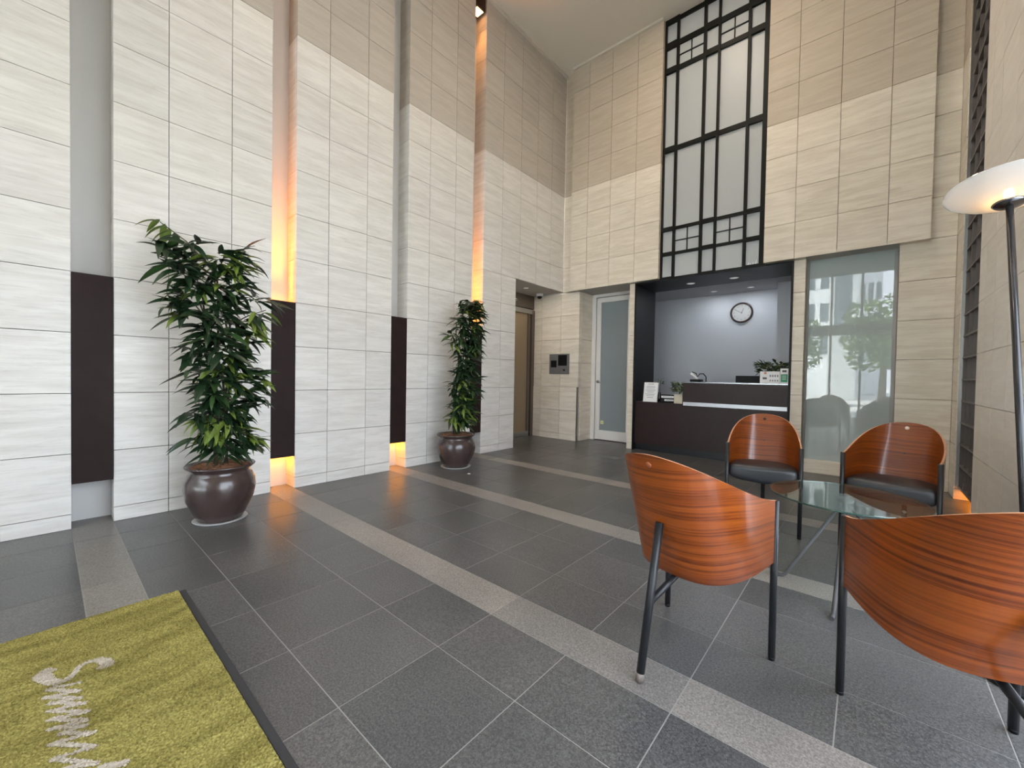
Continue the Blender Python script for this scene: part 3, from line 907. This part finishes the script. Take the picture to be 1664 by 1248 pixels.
# ------------------------------------------------------------------ bent plywood tub chairs
W_, N_ = 0.2245, 2.9
def sgnpow(v, e):
    return math.copysign(abs(v) ** e, v)
def shell_depth(z):
    return 0.33 + 0.36 * (z - 0.33)
def shell_point(t, s, inset):
    tau = 1 - abs(t)
    zt = 0.615 + 0.187 * (0.82 * math.sin(tau * PI / 2) + 0.18 * tau)
    zb = 0.378 - 0.045 * math.sin(tau * PI / 2)
    z = zb + (zt - zb) * s
    ph = t * PI / 2
    x = (W_ - inset) * sgnpow(math.sin(ph), 2 / N_)
    y = -(shell_depth(z) - inset) * abs(math.cos(ph)) ** (2 / N_)
    return Vector((x, y, z))
def shell_mesh():
    NT, NS = 56, 10
    # even spacing along the plan curve
    fine = [shell_point(-1 + 2 * i / 400, 0.5, 0) for i in range(401)]
    acc = [0.0]
    for a, b in zip(fine, fine[1:]):
        acc.append(acc[-1] + (Vector((b.x, b.y, 0)) - Vector((a.x, a.y, 0))).length)
    ts = []
    for i in range(NT + 1):
        d = acc[-1] * i / NT
        k = max(j for j in range(401) if acc[j] <= d + 1e-9)
        k2 = min(k + 1, 400)
        f_ = 0 if acc[k2] == acc[k] else (d - acc[k]) / (acc[k2] - acc[k])
        ts.append(-1 + 2 * (k + f_) / 400)
    vs, fs, mi, uvs = [], [], [], []
    def vid(i, j, side):
        return (i * (NS + 1) + j) * 2 + side
    for i in range(NT + 1):
        for j in range(NS + 1):
            for side in (0, 1):
                p = shell_point(ts[i], j / NS, 0.0 if side == 0 else 0.010)
                vs.append(tuple(p))
                uvs.append((acc[-1] * i / NT, p.z))
    def add(q, m):
        fs.append(q)
        mi.append(m)
    for i in range(NT):
        for j in range(NS):
            add((vid(i, j, 0), vid(i, j + 1, 0), vid(i + 1, j + 1, 0), vid(i + 1, j, 0)), 0)
            add((vid(i, j, 1), vid(i + 1, j, 1), vid(i + 1, j + 1, 1), vid(i, j + 1, 1)), 0)
        add((vid(i, NS, 0), vid(i, NS, 1), vid(i + 1, NS, 1), vid(i + 1, NS, 0)), 1)
        add((vid(i, 0, 0), vid(i + 1, 0, 0), vid(i + 1, 0, 1), vid(i, 0, 1)), 1)
    for j in range(NS):
        add((vid(0, j, 0), vid(0, j, 1), vid(0, j + 1, 1), vid(0, j + 1, 0)), 1)
        add((vid(NT, j, 0), vid(NT, j + 1, 0), vid(NT, j + 1, 1), vid(NT, j, 1)), 1)
    me = bpy.data.meshes.new('shell')
    me.from_pydata(vs, [], fs)
    me.materials.append(MATS['mahogany_veneer'])
    me.materials.append(MATS['ply_edge'])
    uvl = me.uv_layers.new(name='UVMap')
    for p, m in zip(me.polygons, mi):
        p.material_index = m
        p.use_smooth = m == 0
        for li in p.loop_indices:
            uvl.data[li].uv = uvs[me.loops[li].vertex_index]
    bm = bmesh.new()
    bm.from_mesh(me)
    bmesh.ops.recalc_face_normals(bm, faces=bm.faces)
    for e in bm.edges:
        if len(e.link_faces) == 2 and e.link_faces[0].material_index != e.link_faces[1].material_index:
            e.smooth = False
    bm.to_mesh(me)
    bm.free()
    return me
def cushion_mesh():
    seg = 48
    def plan(a):
        c, s = math.cos(a), math.sin(a)
        x = 0.211 * sgnpow(c, 2 / (9.0 if s >= 0 else 3.6))
        if s >= 0:
            y = -0.03 + 0.045 * s ** (2 / 3.0) * (1 - 0.25 * (x / 0.211) ** 2)
        else:
            y = -0.03 - 0.295 * abs(s) ** (2 / 3.0)
        return Vector((x, y, 0))
    rings = [(0.0, 0.468), (0.35, 0.467), (0.62, 0.463), (0.82, 0.460), (0.94, 0.453), (0.985, 0.443), (1.0, 0.426), (1.0, 0.398), (0.985, 0.378), (0.93, 0.366), (0.7, 0.360), (0.0, 0.358)]
    vs, fs = [], []
    cen = Vector((0, -0.15, 0))
    for rho, z in rings:
        for k in range(seg):
            p = cen + (plan(2 * PI * k / seg) - cen) * rho
            sag = 0.024 * (1 - (p.x / 0.21) ** 2) * max(0, 1 + p.y / 0.3) if z < 0.40 else 0
            vs.append((p.x, p.y, z - sag))
    for i in range(len(rings) - 1):
        for k in range(seg):
            k2 = (k + 1) % seg
            fs.append((i * seg + k, i * seg + k2, (i + 1) * seg + k2, (i + 1) * seg + k))
    me = bpy.data.meshes.new('cushion')
    me.from_pydata(vs, [], fs)
    bm = bmesh.new()
    bm.from_mesh(me)
    bmesh.ops.remove_doubles(bm, verts=bm.verts, dist=1e-6)
    bmesh.ops.recalc_face_normals(bm, faces=bm.faces)
    bm.to_mesh(me)
    bm.free()
    smooth(me)
    me.materials.append(MATS['black_leather'])
    return me
SHELL, CUSHION = shell_mesh(), cushion_mesh()
FRONT_LEG = tube_mesh([(0, 0, 0.012), (0, 0, 0.614)], 0.0125, 14)
FRONT_LEG.materials.append(MATS['black_metal'])
FRONT_TIP = tube_mesh([(0, 0, 0.0), (0, 0, 0.013)], 0.0115, 14)
REAR_LEG = tube_mesh([(0, -0.506, 0.03), (0, -0.412, 0.545)], 0.0145, 14)
REAR_LEG.materials.append(MATS['black_metal'])
REAR_TIP = tube_mesh([(0, -0.5115, 0.0), (0, -0.506, 0.031)], 0.0140, 14)
STRETCH = tube_mesh([(0, -0.463, 0.265), (0, -0.20, 0.352)], 0.012, 12)
STRETCH.materials.append(MATS['black_metal'])
CAP = lathe_mesh([(0.0, 0.004), (0.009, 0.0035), (0.012, 0.0), (0.0, 0.0)], 18)
SCREW = lathe_mesh([(0.0, 0.003), (0.005, 0.002), (0.006, 0.0), (0.0, 0.0)], 12)
def chair(M_, th, label, cap, tip):
    """M_ = plan point midway between the front legs, th = heading in degrees clockwise from +y"""
    t = thing('tub_chair', label, 'chair', (M_[0], M_[1], 0), -math.radians(th), 'tub chairs around the glass table')
    link('shell', SHELL, t)
    link('seat', CUSHION, t)
    for s in (-1, 1):
        lg = link('leg', FRONT_LEG, t, (), (s * (W_ - 0.003), 0.003, 0))
        link('foot_tip', FRONT_TIP, lg, ('black_plastic',))
    rl = link('leg', REAR_LEG, t)
    tipm = REAR_TIP.copy()
    link('foot_tip', tipm, rl, (tip,))
    link('stretcher', STRETCH, t)
    lean = math.atan(0.36)
    zc_ = 0.765
    for side, ins in ((1, 0.0098), (-1, -0.0002)):
        cm = CAP.copy()
        c_ = link('cap', cm, t, (cap if side == 1 else 'cap_wood',), (0, -(shell_depth(zc_) - ins), zc_))
        c_.rotation_euler = (-PI / 2 + lean if side == 1 else PI / 2 + lean, 0, 0)
    sm = SCREW.copy()
    c_ = link('screw', sm, t, ('cap_dark',), (0, -(shell_depth(0.60) - 0.0098), 0.60))
    c_.rotation_euler = (-PI / 2 + lean, 0, 0)
    return t
def heading(fx, fy):
    return math.degrees(math.atan2(fx, fy))
chair((3.505, 1.761), heading(0.112, 0.499), 'mahogany tub chair standing alone in front, its whole curved back and worn rear foot showing', 'cap_wood', 'worn_ferrule')
chair((4.134, 1.757), -22.0, 'mahogany tub chair at the frame edge, its back hiding part of the glass table', 'cap_wood', 'black_plastic')
chair((3.431, 3.211), heading(0.15, -0.99), 'mahogany tub chair facing out before the reception counter, with a dark cap on its back', 'cap_dark', 'black_plastic')
chair((4.082, 3.249), heading(-0.212, -0.977), 'mahogany tub chair facing out beside the lattice, with a white cap on its back', 'cap_white', 'black_plastic')

# ------------------------------------------------------------------ glass coffee table
TX, TY, TZ, TR = 3.901, 2.60, 0.480, 0.327
t = thing('glass_table', 'round clear glass coffee table on thin bent grey rods', 'table', (TX, TY, 0))
lathe('tabletop', [(0.0, TZ - 0.010), (TR - 0.002, TZ - 0.010), (TR, TZ - 0.008), (TR, TZ - 0.002), (TR - 0.002, TZ), (0.0, TZ)], 'table_glass', t, None, 72)
for p in t.children[0].data.polygons:
    p.use_smooth = abs(p.normal.z) < 0.5
tt = lathe('glass_rim', [(TR + 0.0002, TZ - 0.0085), (TR + 0.0012, TZ - 0.0085), (TR + 0.0012, TZ - 0.0015), (TR + 0.0002, TZ - 0.0015)], 'glass_edge', t, None, 72, True)
for a in (195, 267, 15, 87):
    c_, s_ = math.cos(math.radians(a)), math.sin(math.radians(a))
    R1 = 0.25 if a == 195 else 0.34
    tube('leg', [(0.0, 0.0, TZ - 0.02), (R1 * c_, R1 * s_, 0.018), ((R1 + 0.012) * c_, (R1 + 0.012) * s_, 0.009), ((R1 + 0.065) * c_, (R1 + 0.065) * s_, 0.0095)], 0.0092, 'grey_rod', t, 10)
lathe('hub', [(0.0, TZ - 0.03), (0.035, TZ - 0.03), (0.04, TZ - 0.0105), (0.0, TZ - 0.0105)], 'grey_rod', t, None, 24)

# ------------------------------------------------------------------ floor lamp, leaning slightly
FX, FY = 4.445, 2.202
t = thing('floor_lamp', 'torchiere floor lamp with an opal glass dish on a dark pole', 'lamp', (FX, FY, 0))
ax = Vector((-0.019, 0.211, 1.0))
ax.normalize()
q = Vector((0, 0, 1)).rotation_difference(ax)
L_ = 1.914 / ax.z
D_ = 0.074
hd = Vector((0, 0, 0)) + ax * (L_ - D_)
lathe('base', [(0.0, 0.0), (0.14, 0.0), (0.14, 0.012), (0.13, 0.02), (0.02, 0.028), (0.0, 0.028)], 'black_metal', t, None, 40)
tube('pole', [tuple(ax * 0.015), tuple(ax * 0.9), tuple(ax * (L_ - D_ - 0.002))], 0.0118, 'lamp_pole', t, 16)
rim = []
RD = 0.196
for i in range(13):
    r = RD * i / 12
    rim.append((r, D_ * (i / 12) ** 2.0))
prof = rim + [(r, z + 0.005) for r, z in reversed(rim)]
o = lathe('glass_dish', prof, 'opal_glass', t, None, 64)
o.location = hd
o.rotation_mode = 'QUATERNION'
o.rotation_quaternion = q
o = lathe('dish_holder', [(0.0, -0.016), (0.02, -0.014), (0.045, -0.006), (0.052, 0.002), (0.0, 0.0)], 'dark_chrome', t, None, 32)
o.location = hd
o.rotation_mode = 'QUATERNION'
o.rotation_quaternion = q
o = lathe('bulb', [(0.0, 0.0), (0.012, 0.004), (0.016, 0.03), (0.012, 0.055), (0.0, 0.06)], 'bulb_glow', t, None, 16)
o.location = hd + ax * 0.008
o.rotation_mode = 'QUATERNION'
o.rotation_quaternion = q

# ------------------------------------------------------------------ tall potted plants
def leaf_mesh(L, w, droop, fold, mat):
    n = 6
    vs, fs = [], []
    for i in range(n + 1):
        u = i / n
        ww = w * (math.sin(PI * min(1, u * 1.02) ** 0.85) ** 0.9 if 0 < u < 1 else 0.0)
        x = L * (u - 0.12 * droop * u * u)
        z = -L * droop * u * u * 0.55
        vs += [(x, -ww / 2, z + fold * ww), (x, 0, z), (x, ww / 2, z + fold * ww)]
    for i in range(n):
        a = i * 3
        fs += [(a, a + 1, a + 4, a + 3), (a + 1, a + 2, a + 5, a + 4)]
    me = bpy.data.meshes.new('leaf')
    me.from_pydata(vs, [], fs)
    smooth(me)
    me.materials.append(MATS[mat])
    return me
LEAVES = []
lr = random.Random(21)
for mat, cnt in (('leaf_dark', 6), ('leaf_mid', 3), ('leaf_light', 2)):
    for i in range(cnt):
        LEAVES.append((mat, leaf_mesh(lr.uniform(0.15, 0.205), lr.uniform(0.036, 0.047), lr.uniform(0.2, 0.8), lr.uniform(0.12, 0.3), mat)))
RT = Vector((0.754, 0.657, 0.0))     # the plants lean along this direction of the room
def interp(tab, z):
    for (z0, *a), (z1, *b) in zip(tab, tab[1:]):
        if z0 <= z <= z1:
            f_ = (z - z0) / (z1 - z0)
            return [x + (y - x) * f_ for x, y in zip(a, b)]
    return list(tab[0][1:]) if z < tab[0][0] else list(tab[-1][1:])
def potted_tree(loc, label, prs, pzs, tab, ntwig, per, lscale, seed, xwall, top_sprig=None):
    r = random.Random(seed)
    t = thing('potted_ficus', label, 'plant', (loc[0], loc[1], 0), 0, 'tall potted plants along the stone wall')
    P = [(0.150, 0.008), (0.160, 0.010), (0.168, 0.020), (0.205, 0.085), (0.245, 0.16), (0.263, 0.235), (0.258, 0.29), (0.232, 0.335), (0.216, 0.355), (0.220, 0.368),
         (0.252, 0.388), (0.257, 0.397), (0.252, 0.403), (0.225, 0.392), (0.205, 0.36), (0.200, 0.33)]
    lathe('pot', [(a * prs, b * pzs) for a, b in P], 'pot_glaze', t, None, 64)
    lathe('saucer', [(0.0, 0.0), (0.185 * prs, 0.0), (0.200 * prs, 0.010), (0.196 * prs, 0.013), (0.15 * prs, 0.008), (0.0, 0.008)], 'saucer', t, None, 56)
    # bark mulch mound
    vs, fs = [(0, 0, 0.395 * pzs)], []
    NR, NA = 9, 40
    for i in range(1, NR + 1):
        for k in range(NA):
            rr_ = 0.222 * prs * i / NR
            a = 2 * PI * k / NA
            h = 0.385 * pzs + 0.012 * (1 - (i / NR) ** 2) + r.uniform(-0.007, 0.011) * (1 if i < NR else 0.2)
            vs.append((rr_ * math.cos(a), rr_ * math.sin(a), h))
    for k in range(NA):
        fs.append((0, 1 + k, 1 + (k + 1) % NA))
    for i in range(NR - 1):
        for k in range(NA):
            k2 = (k + 1) % NA
            fs.append((1 + i * NA + k, 1 + (i + 1) * NA + k, 1 + (i + 1) * NA + k2, 1 + i * NA + k2))
    me = bpy.data.meshes.new('mulch')
    me.from_pydata(vs, [], fs)
    mu = link('mulch', me, t, ('bark_mulch',))
    mu['kind'] = 'stuff'
    ztop = tab[-1][0]
    # twisted canes
    canes = []
    for i in range(5):
        a0 = 2 * PI * i / 5 + r.uniform(-.3, .3)
        pts = []
        zmax = ztop * (0.93 if i == 0 else r.uniform(0.62, 0.9))
        for s in range(9):
            z = 0.38 * pzs + (zmax - 0.38 * pzs) * s / 8
            lo, hi = interp(tab, z)
            off = RT * ((lo + hi) / 2) * 0.75 * min(1, s / 4)
            a = a0 + s * 0.35
            rad = 0.035 + 0.05 * (s / 8) ** 1.5
            pts.append(Vector((off.x + rad * math.cos(a), off.y + rad * math.sin(a), z)))
        canes.append(pts)
        tube('cane', [tuple(p) for p in pts], [0.011 - 0.0007 * s for s in range(9)], 'cane', t, 8)
    # leaves in whorls along short twigs
    placed = []
    zb = tab[0][0]
    for i in range(ntwig):
        z = zb + (ztop - 0.06 - zb) * ((i + r.random()) / ntwig)
        lo, hi = interp(tab, z)
        c0 = RT * ((lo + hi) / 2)
        rad = (hi - lo) / 2
        a = i * 2.399 + r.uniform(-.4, .4)
        reach = max(0.03, rad * r.uniform(0.32, 1.0) - 0.07 * lscale)
        d = Vector((math.cos(a), math.sin(a), 0))
        tipp = c0 + d * reach
        tipp.z = z + 0.03
        tipp.x = max(tipp.x, xwall + 0.06)
        cp = min((p for pts in canes for p in pts), key=lambda p: (p - tipp).length + (0.4 if p.z > tipp.z else 0))
        if i % 2 == 0:
            tube('twig', [tuple(cp), tuple((cp + tipp) / 2 + Vector((0, 0, 0.012))), tuple(tipp)], [0.005, 0.004, 0.003], 'cane', t, 5)
        light = r.random() < 0.22
        for k in range(per):
            b = a + r.uniform(-1.9, 1.9)
            el = r.uniform(-0.55, 0.5)
            pos = cp.lerp(tipp, r.uniform(0.55, 1.0)) + Vector((r.uniform(-.02, .02), r.uniform(-.02, .02), r.uniform(-.02, .03)))
            sc_ = lscale * r.uniform(0.7, 1.15)
            end = pos.x + 0.17 * sc_ * math.cos(b) * math.cos(el)
            if end < xwall + 0.01:
                b = PI - b if math.cos(b) < 0 else b
                pos.x = max(pos.x, xwall + 0.02)
            if light and r.random() < 0.55:
                cand = [m for m in LEAVES if m[0] == 'leaf_light']
            else:
                cand = [m for m in LEAVES if m[0] == ('leaf_mid' if r.random() < 0.28 else 'leaf_dark')]
            placed.append((pos, b, el, sc_, r.uniform(-0.6, 0.6), r.choice(cand)))
    if top_sprig:
        base, tip, nl = top_sprig
        base, tip = Vector(base), Vector(tip)
        tube('twig', [tuple(base), tuple((base + tip) / 2 + Vector((0, 0, 0.03))), tuple(tip)], [0.006, 0.005, 0.003], 'cane', t, 6)
        dr = (tip - base)
        az = math.atan2(dr.y, dr.x)
        for k in range(nl):
            f_ = 0.25 + 0.75 * k / (nl - 1)
            cand = [m for m in LEAVES if m[0] == ('leaf_light' if k > nl * 0.62 else 'leaf_mid')]
            placed.insert(0, (base.lerp(tip, f_) + Vector((0, 0, 0.02)), az + (1.0 if k % 2 else -1.0) * r.uniform(0.2, 1.0), r.uniform(-0.5, 0.25), lscale * r.uniform(0.8, 1.05), r.uniform(-.5, .5), r.choice(cand)))
    r.shuffle(placed)
    def mat_of(pos, b, el, sc_, ro):
        return Matrix.Translation(pos) @ Matrix.Rotation(b, 4, 'Z') @ Matrix.Rotation(-el, 4, 'Y') @ Matrix.Rotation(ro, 4, 'X') @ Matrix.Scale(sc_, 4)
    for pos, b, el, sc_, ro, (mn, me) in placed[:300]:
        o = bpy.data.objects.new('leaf', me)
        C.objects.link(o)
        o.parent = t
        o.matrix_local = mat_of(pos, b, el, sc_, ro)
    rest = placed[300:]
    if rest:
        vs, fs, mi = [], [], []
        names = ['leaf_dark', 'leaf_mid', 'leaf_light']
        for pos, b, el, sc_, ro, (mn, me) in rest:
            mm = mat_of(pos, b, el, sc_, ro)
            k = len(vs)
            vs += [tuple(mm @ v.co) for v in me.vertices]
            for p in me.polygons:
                fs.append(tuple(k + i for i in p.vertices))
                mi.append(names.index(mn))
        me = bpy.data.meshes.new('foliage')
        me.from_pydata(vs, [], fs)
        for nme in names:
            me.materials.append(MATS[nme])
        for p, k in zip(me.polygons, mi):
            p.material_index = k
            p.use_smooth = True
        o = link('foliage', me, t)
        o['kind'] = 'stuff'
    return t
potted_tree((0.462, 0.720), 'tall leafy plant in a round dark brown pot, nearer the olive mat', 0.83, 1.0,
            [(0.48, -0.20, 0.24), (0.64, -0.32, 0.30), (0.85, -0.30, 0.33), (1.08, -0.30, 0.33), (1.3, -0.40, 0.37), (1.5, -0.50, 0.37), (1.75, -0.62, 0.33), (2.0, -0.42, 0.2)],
            96, 10, 1.08, 4, 0.0, ((-0.05, -0.04, 1.80), (-0.33, -0.29, 2.13), 17))
potted_tree((0.353, 3.055), 'tall slender plant in a dark brown pot in front of a lit groove', 0.87, 0.96,
            [(0.46, -0.20, 0.16), (0.57, -0.29, 0.30), (0.85, -0.28, 0.32), (1.0, -0.20, 0.32), (1.2, -0.17, 0.36), (1.5, -0.26, 0.38), (1.72, -0.18, 0.38), (1.98, -0.10, 0.38)],
            88, 10, 1.0, 9, 0.0)

# ------------------------------------------------------------------ olive entrance mat with script lettering
S_STROKE = [(1.95, 0.014), (1.949, 0.029), (1.92, 0.028), (1.892, 0.013), (1.878, -0.013), (1.889, -0.037), (1.923, -0.05), (1.947, -0.068), (1.948, -0.089), (1.911, -0.11), (1.858, -0.126), (1.836, -0.116), (1.852, -0.091)]
S_WID = [0.012, 0.018, 0.018, 0.013, 0.010, 0.009, 0.010, 0.010, 0.012, 0.017, 0.022, 0.016, 0.004]
ZIG = [(1.998, -0.043), (1.969, -0.094), (1.968, -0.113), (2.049, -0.043), (2.007, -0.119), (2.093, -0.043), (2.053, -0.11), (2.132, -0.035), (2.096, -0.111), (2.186, -0.029), (2.142, -0.11), (2.226, -0.036), (2.193, -0.111),
       (2.252, -0.038), (2.235, -0.089), (2.302, -0.024), (2.266, -0.108), (2.367, -0.025), (2.338, -0.104), (2.442, -0.025), (2.40, -0.081)]
TAIL = [(2.466, -0.019), (2.495, 0.022)]
SEGS = []
for pts, ws in ((S_STROKE, S_WID), (ZIG, [0.0068] * len(ZIG)), (TAIL, [0.011, 0.011])):
    for i in range(len(pts) - 1):
        SEGS.append((*pts[i], *pts[i + 1], ws[i], ws[i + 1]))
def in_letters(x, y):
    if not (1.80 < x < 2.53 and -0.16 < y < 0.06):
        return False
    for x0, y0, x1, y1, w0, w1 in SEGS:
        dx, dy = x1 - x0, y1 - y0
        f_ = max(0, min(1, ((x - x0) * dx + (y - y0) * dy) / (dx * dx + dy * dy)))
        if math.hypot(x - x0 - f_ * dx, y - y0 - f_ * dy) < w0 + (w1 - w0) * f_:
            return True
    return False
MX0, MX1, MY0, MY1 = 1.492, 3.20, -0.56, 0.333
t = thing('entrance_mat', 'olive green pile mat with cream script lettering and dark rubber edge', 'mat', (0, 0, 0))
cell = 0.0036
nx, ny = int((MX1 - MX0) / cell), int((MY1 - MY0 - 0.05) / cell)
mr = random.Random(5)
vs = []
for i in range(nx + 1):
    for j in range(ny + 1):
        edge = i in (0, nx) or j in (0, ny)
        vs.append((MX0 + cell * i + mr.uniform(-.0013, .0013), MY0 + 0.025 + cell * j + mr.uniform(-.0013, .0013), 0.003 if edge else 0.0085 + mr.uniform(0, 0.0055)))
quads = {'pile': [], 'lettering': []}
for i in range(nx):
    for j in range(ny):
        a = i * (ny + 1) + j
        key = 'lettering' if in_letters(MX0 + cell * (i + .5), MY0 + 0.025 + cell * (j + .5)) else 'pile'
        quads[key].append((a, a + ny + 1, a + ny + 2, a + 1))
for key, mat in (('pile', 'pile_olive'), ('lettering', 'pile_cream')):
    if key == 'pile':
        vv, ff = vs, quads[key]
    else:
        used = sorted({k for q_ in quads[key] for k in q_})
        idx = {k: n_ for n_, k in enumerate(used)}
        vv, ff = [(vs[k][0], vs[k][1], vs[k][2] + 0.001) for k in used], [tuple(idx[k] for k in q_) for q_ in quads[key]]
    me = bpy.data.meshes.new(key)
    me.from_pydata(vv, [], ff)
    o = link(key, me, t, (mat,))
    if key == 'lettering':
        o['label'] = 'cream script lettering'
for y0, y1 in ((MY0, MY0 + 0.026), (MY1 - 0.026, MY1)):
    box('rubber_edge', MX0 + 0.004, MX1, y0, y1, 0.0, 0.006, 'mat_rubber', t, 0.002)
box('backing', MX0 + 0.004, MX1 - 0.004, MY0 + 0.026, MY1 - 0.026, 0.0, 0.003, 'mat_rubber', t)

# small paper scraps on the floor
tag(box('paper_scrap', 0.715, 0.745, 2.905, 2.928, 0.0005, 0.004, 'paper', None, 0.001), 'tiny white scrap on the floor near the slender plant', 'scrap')

# ------------------------------------------------------------------ entrance front behind the viewer, and the street it looks on
w3 = structure(box('window_3', -0.1, XR + 0.1, YF - 0.05, YF + 0.05, ZF, ZC, 'white_paint'), 'glazed entrance front facing the street')
xsF = [0.0, 0.78, 1.56, 2.34, 3.0, 3.78, XR]
for x in xsF:
    box('mullion', x - 0.03, x + 0.03, YF - 0.06, YF + 0.06, 0.0, ZF, 'facade_frame', w3)
for a, b in zip(xsF, xsF[1:]):
    box('transom', a + 0.03, b - 0.03, YF - 0.05, YF + 0.05, 2.62, 2.97, 'facade_frame', w3)
    box('pane', a + 0.03, b - 0.03, YF - 0.004, YF + 0.004, 0.0, 2.62, 'clear_glass', w3)
    box('pane', a + 0.03, b - 0.03, YF - 0.004, YF + 0.004, 2.97, ZF, 'clear_glass', w3)
w4 = structure(boxes('window_4', [(XR + 0.05, XR + 0.15, YH, YG, ZG - 0.08, ZG), (XR + 0.05, XR + 0.15, YH, YG, 0.0, 0.06)], 'facade_frame'), 'side glazing along the seating')
ysG = [YH + 0.03, 0.55, 1.6, YG - 0.03]
for y in ysG:
    box('mullion', XR + 0.04, XR + 0.16, y - 0.03, y + 0.03, 0.06, ZG - 0.08, 'facade_frame', w4)
for a, b in zip(ysG, ysG[1:]):
    box('pane', XR + 0.096, XR + 0.104, a + 0.03, b - 0.03, 0.06, ZG - 0.08, 'clear_glass', w4)
street = structure(boxes('street', [(-60, 70, -80, YF - 0.06, -0.2, -0.02), (5.01, 70, YF - 0.06, 60, -0.2, -0.02)], 'pavement'))
def building(x0, x1, y0, y1, h, mat, label, cols, rows):
    t = thing('building', label, 'building', ((x0 + x1) / 2, y1, 0), 0, 'buildings across the street')
    w = x1 - x0
    box('wall', -w / 2, w / 2, y0 - y1, 0, 0, h, mat, t)
    for i in range(cols):
        for j in range(rows):
            cx = -w / 2 + w * (i + 0.5) / cols
            cz = 2.5 + (h - 3.5) * (j + 0.5) / rows
            box('window', cx - w / cols * 0.3, cx + w / cols * 0.3, -0.02, 0.03, cz - (h - 3.5) / rows * 0.28, cz + (h - 3.5) / rows * 0.28, 'building_window', t)
building(2.05, 3.40, -29, -20, 17, 'building_pale', 'pale grey panelled block across the street', 1, 2)
building(-2.2, 1.92, -34, -25, 20, 'building_white', 'white apartment block with rows of dark windows across the street', 5, 7)
building(3.25, 4.75, -44, -34, 26, 'building_white', 'white tower across the street with dark window bands', 3, 9)
building(-18, -7, -40, -28, 18, 'building_pale', 'long pale block further along the street', 6, 5)
def street_tree(x, y, h, r, seed, label):
    t = thing('street_tree', label, 'tree', (x, y, 0), 0, 'street trees')
    rr_ = random.Random(seed)
    tube('trunk', [(0, 0, 0), (0.05, 0, h * 0.3), (0, 0.03, h * 0.6)], [0.16, 0.12, 0.07], 'tree_trunk', t, 8)
    vs, fs = [], []
    lobes = [Vector((rr_.uniform(-.55, .55) * r, rr_.uniform(-.55, .55) * r, h * 0.68 + rr_.uniform(-.2, .22) * h)) for _ in range(9)]
    for i in range(2600):
        lb = rr_.choice(lobes)
        d = Vector((rr_.gauss(0, 1), rr_.gauss(0, 1), rr_.gauss(0, 1))).normalized()
        p = lb + d * r * 0.55 * rr_.uniform(0.75, 1.05)
        u = Vector((rr_.gauss(0, 1), rr_.gauss(0, 1), rr_.gauss(0, 1))).normalized()
        w = u.orthogonal().normalized()
        e = rr_.uniform(0.07, 0.15)
        k = len(vs)
        vs += [tuple(p + u * e), tuple(p + w * e * 0.6), tuple(p - u * e), tuple(p - w * e * 0.6)]
        fs.append((k, k + 1, k + 2, k + 3))
    me = bpy.data.meshes.new('crown')
    me.from_pydata(vs, [], fs)
    o = link('crown', me, t, ('tree_crown',))
    o['kind'] = 'stuff'
street_tree(4.45, -13, 4.9, 1.5, 1, 'round street tree in front of the white tower')
street_tree(1.0, -12, 4.6, 1.3, 2, 'round street tree in front of the white apartment block')
street_tree(-5.5, -14, 6.0, 2.2, 3, 'large street tree in front of the long pale block')
street_tree(10.5, -15, 6.0, 2.4, 4, 'large street tree standing past the white tower')
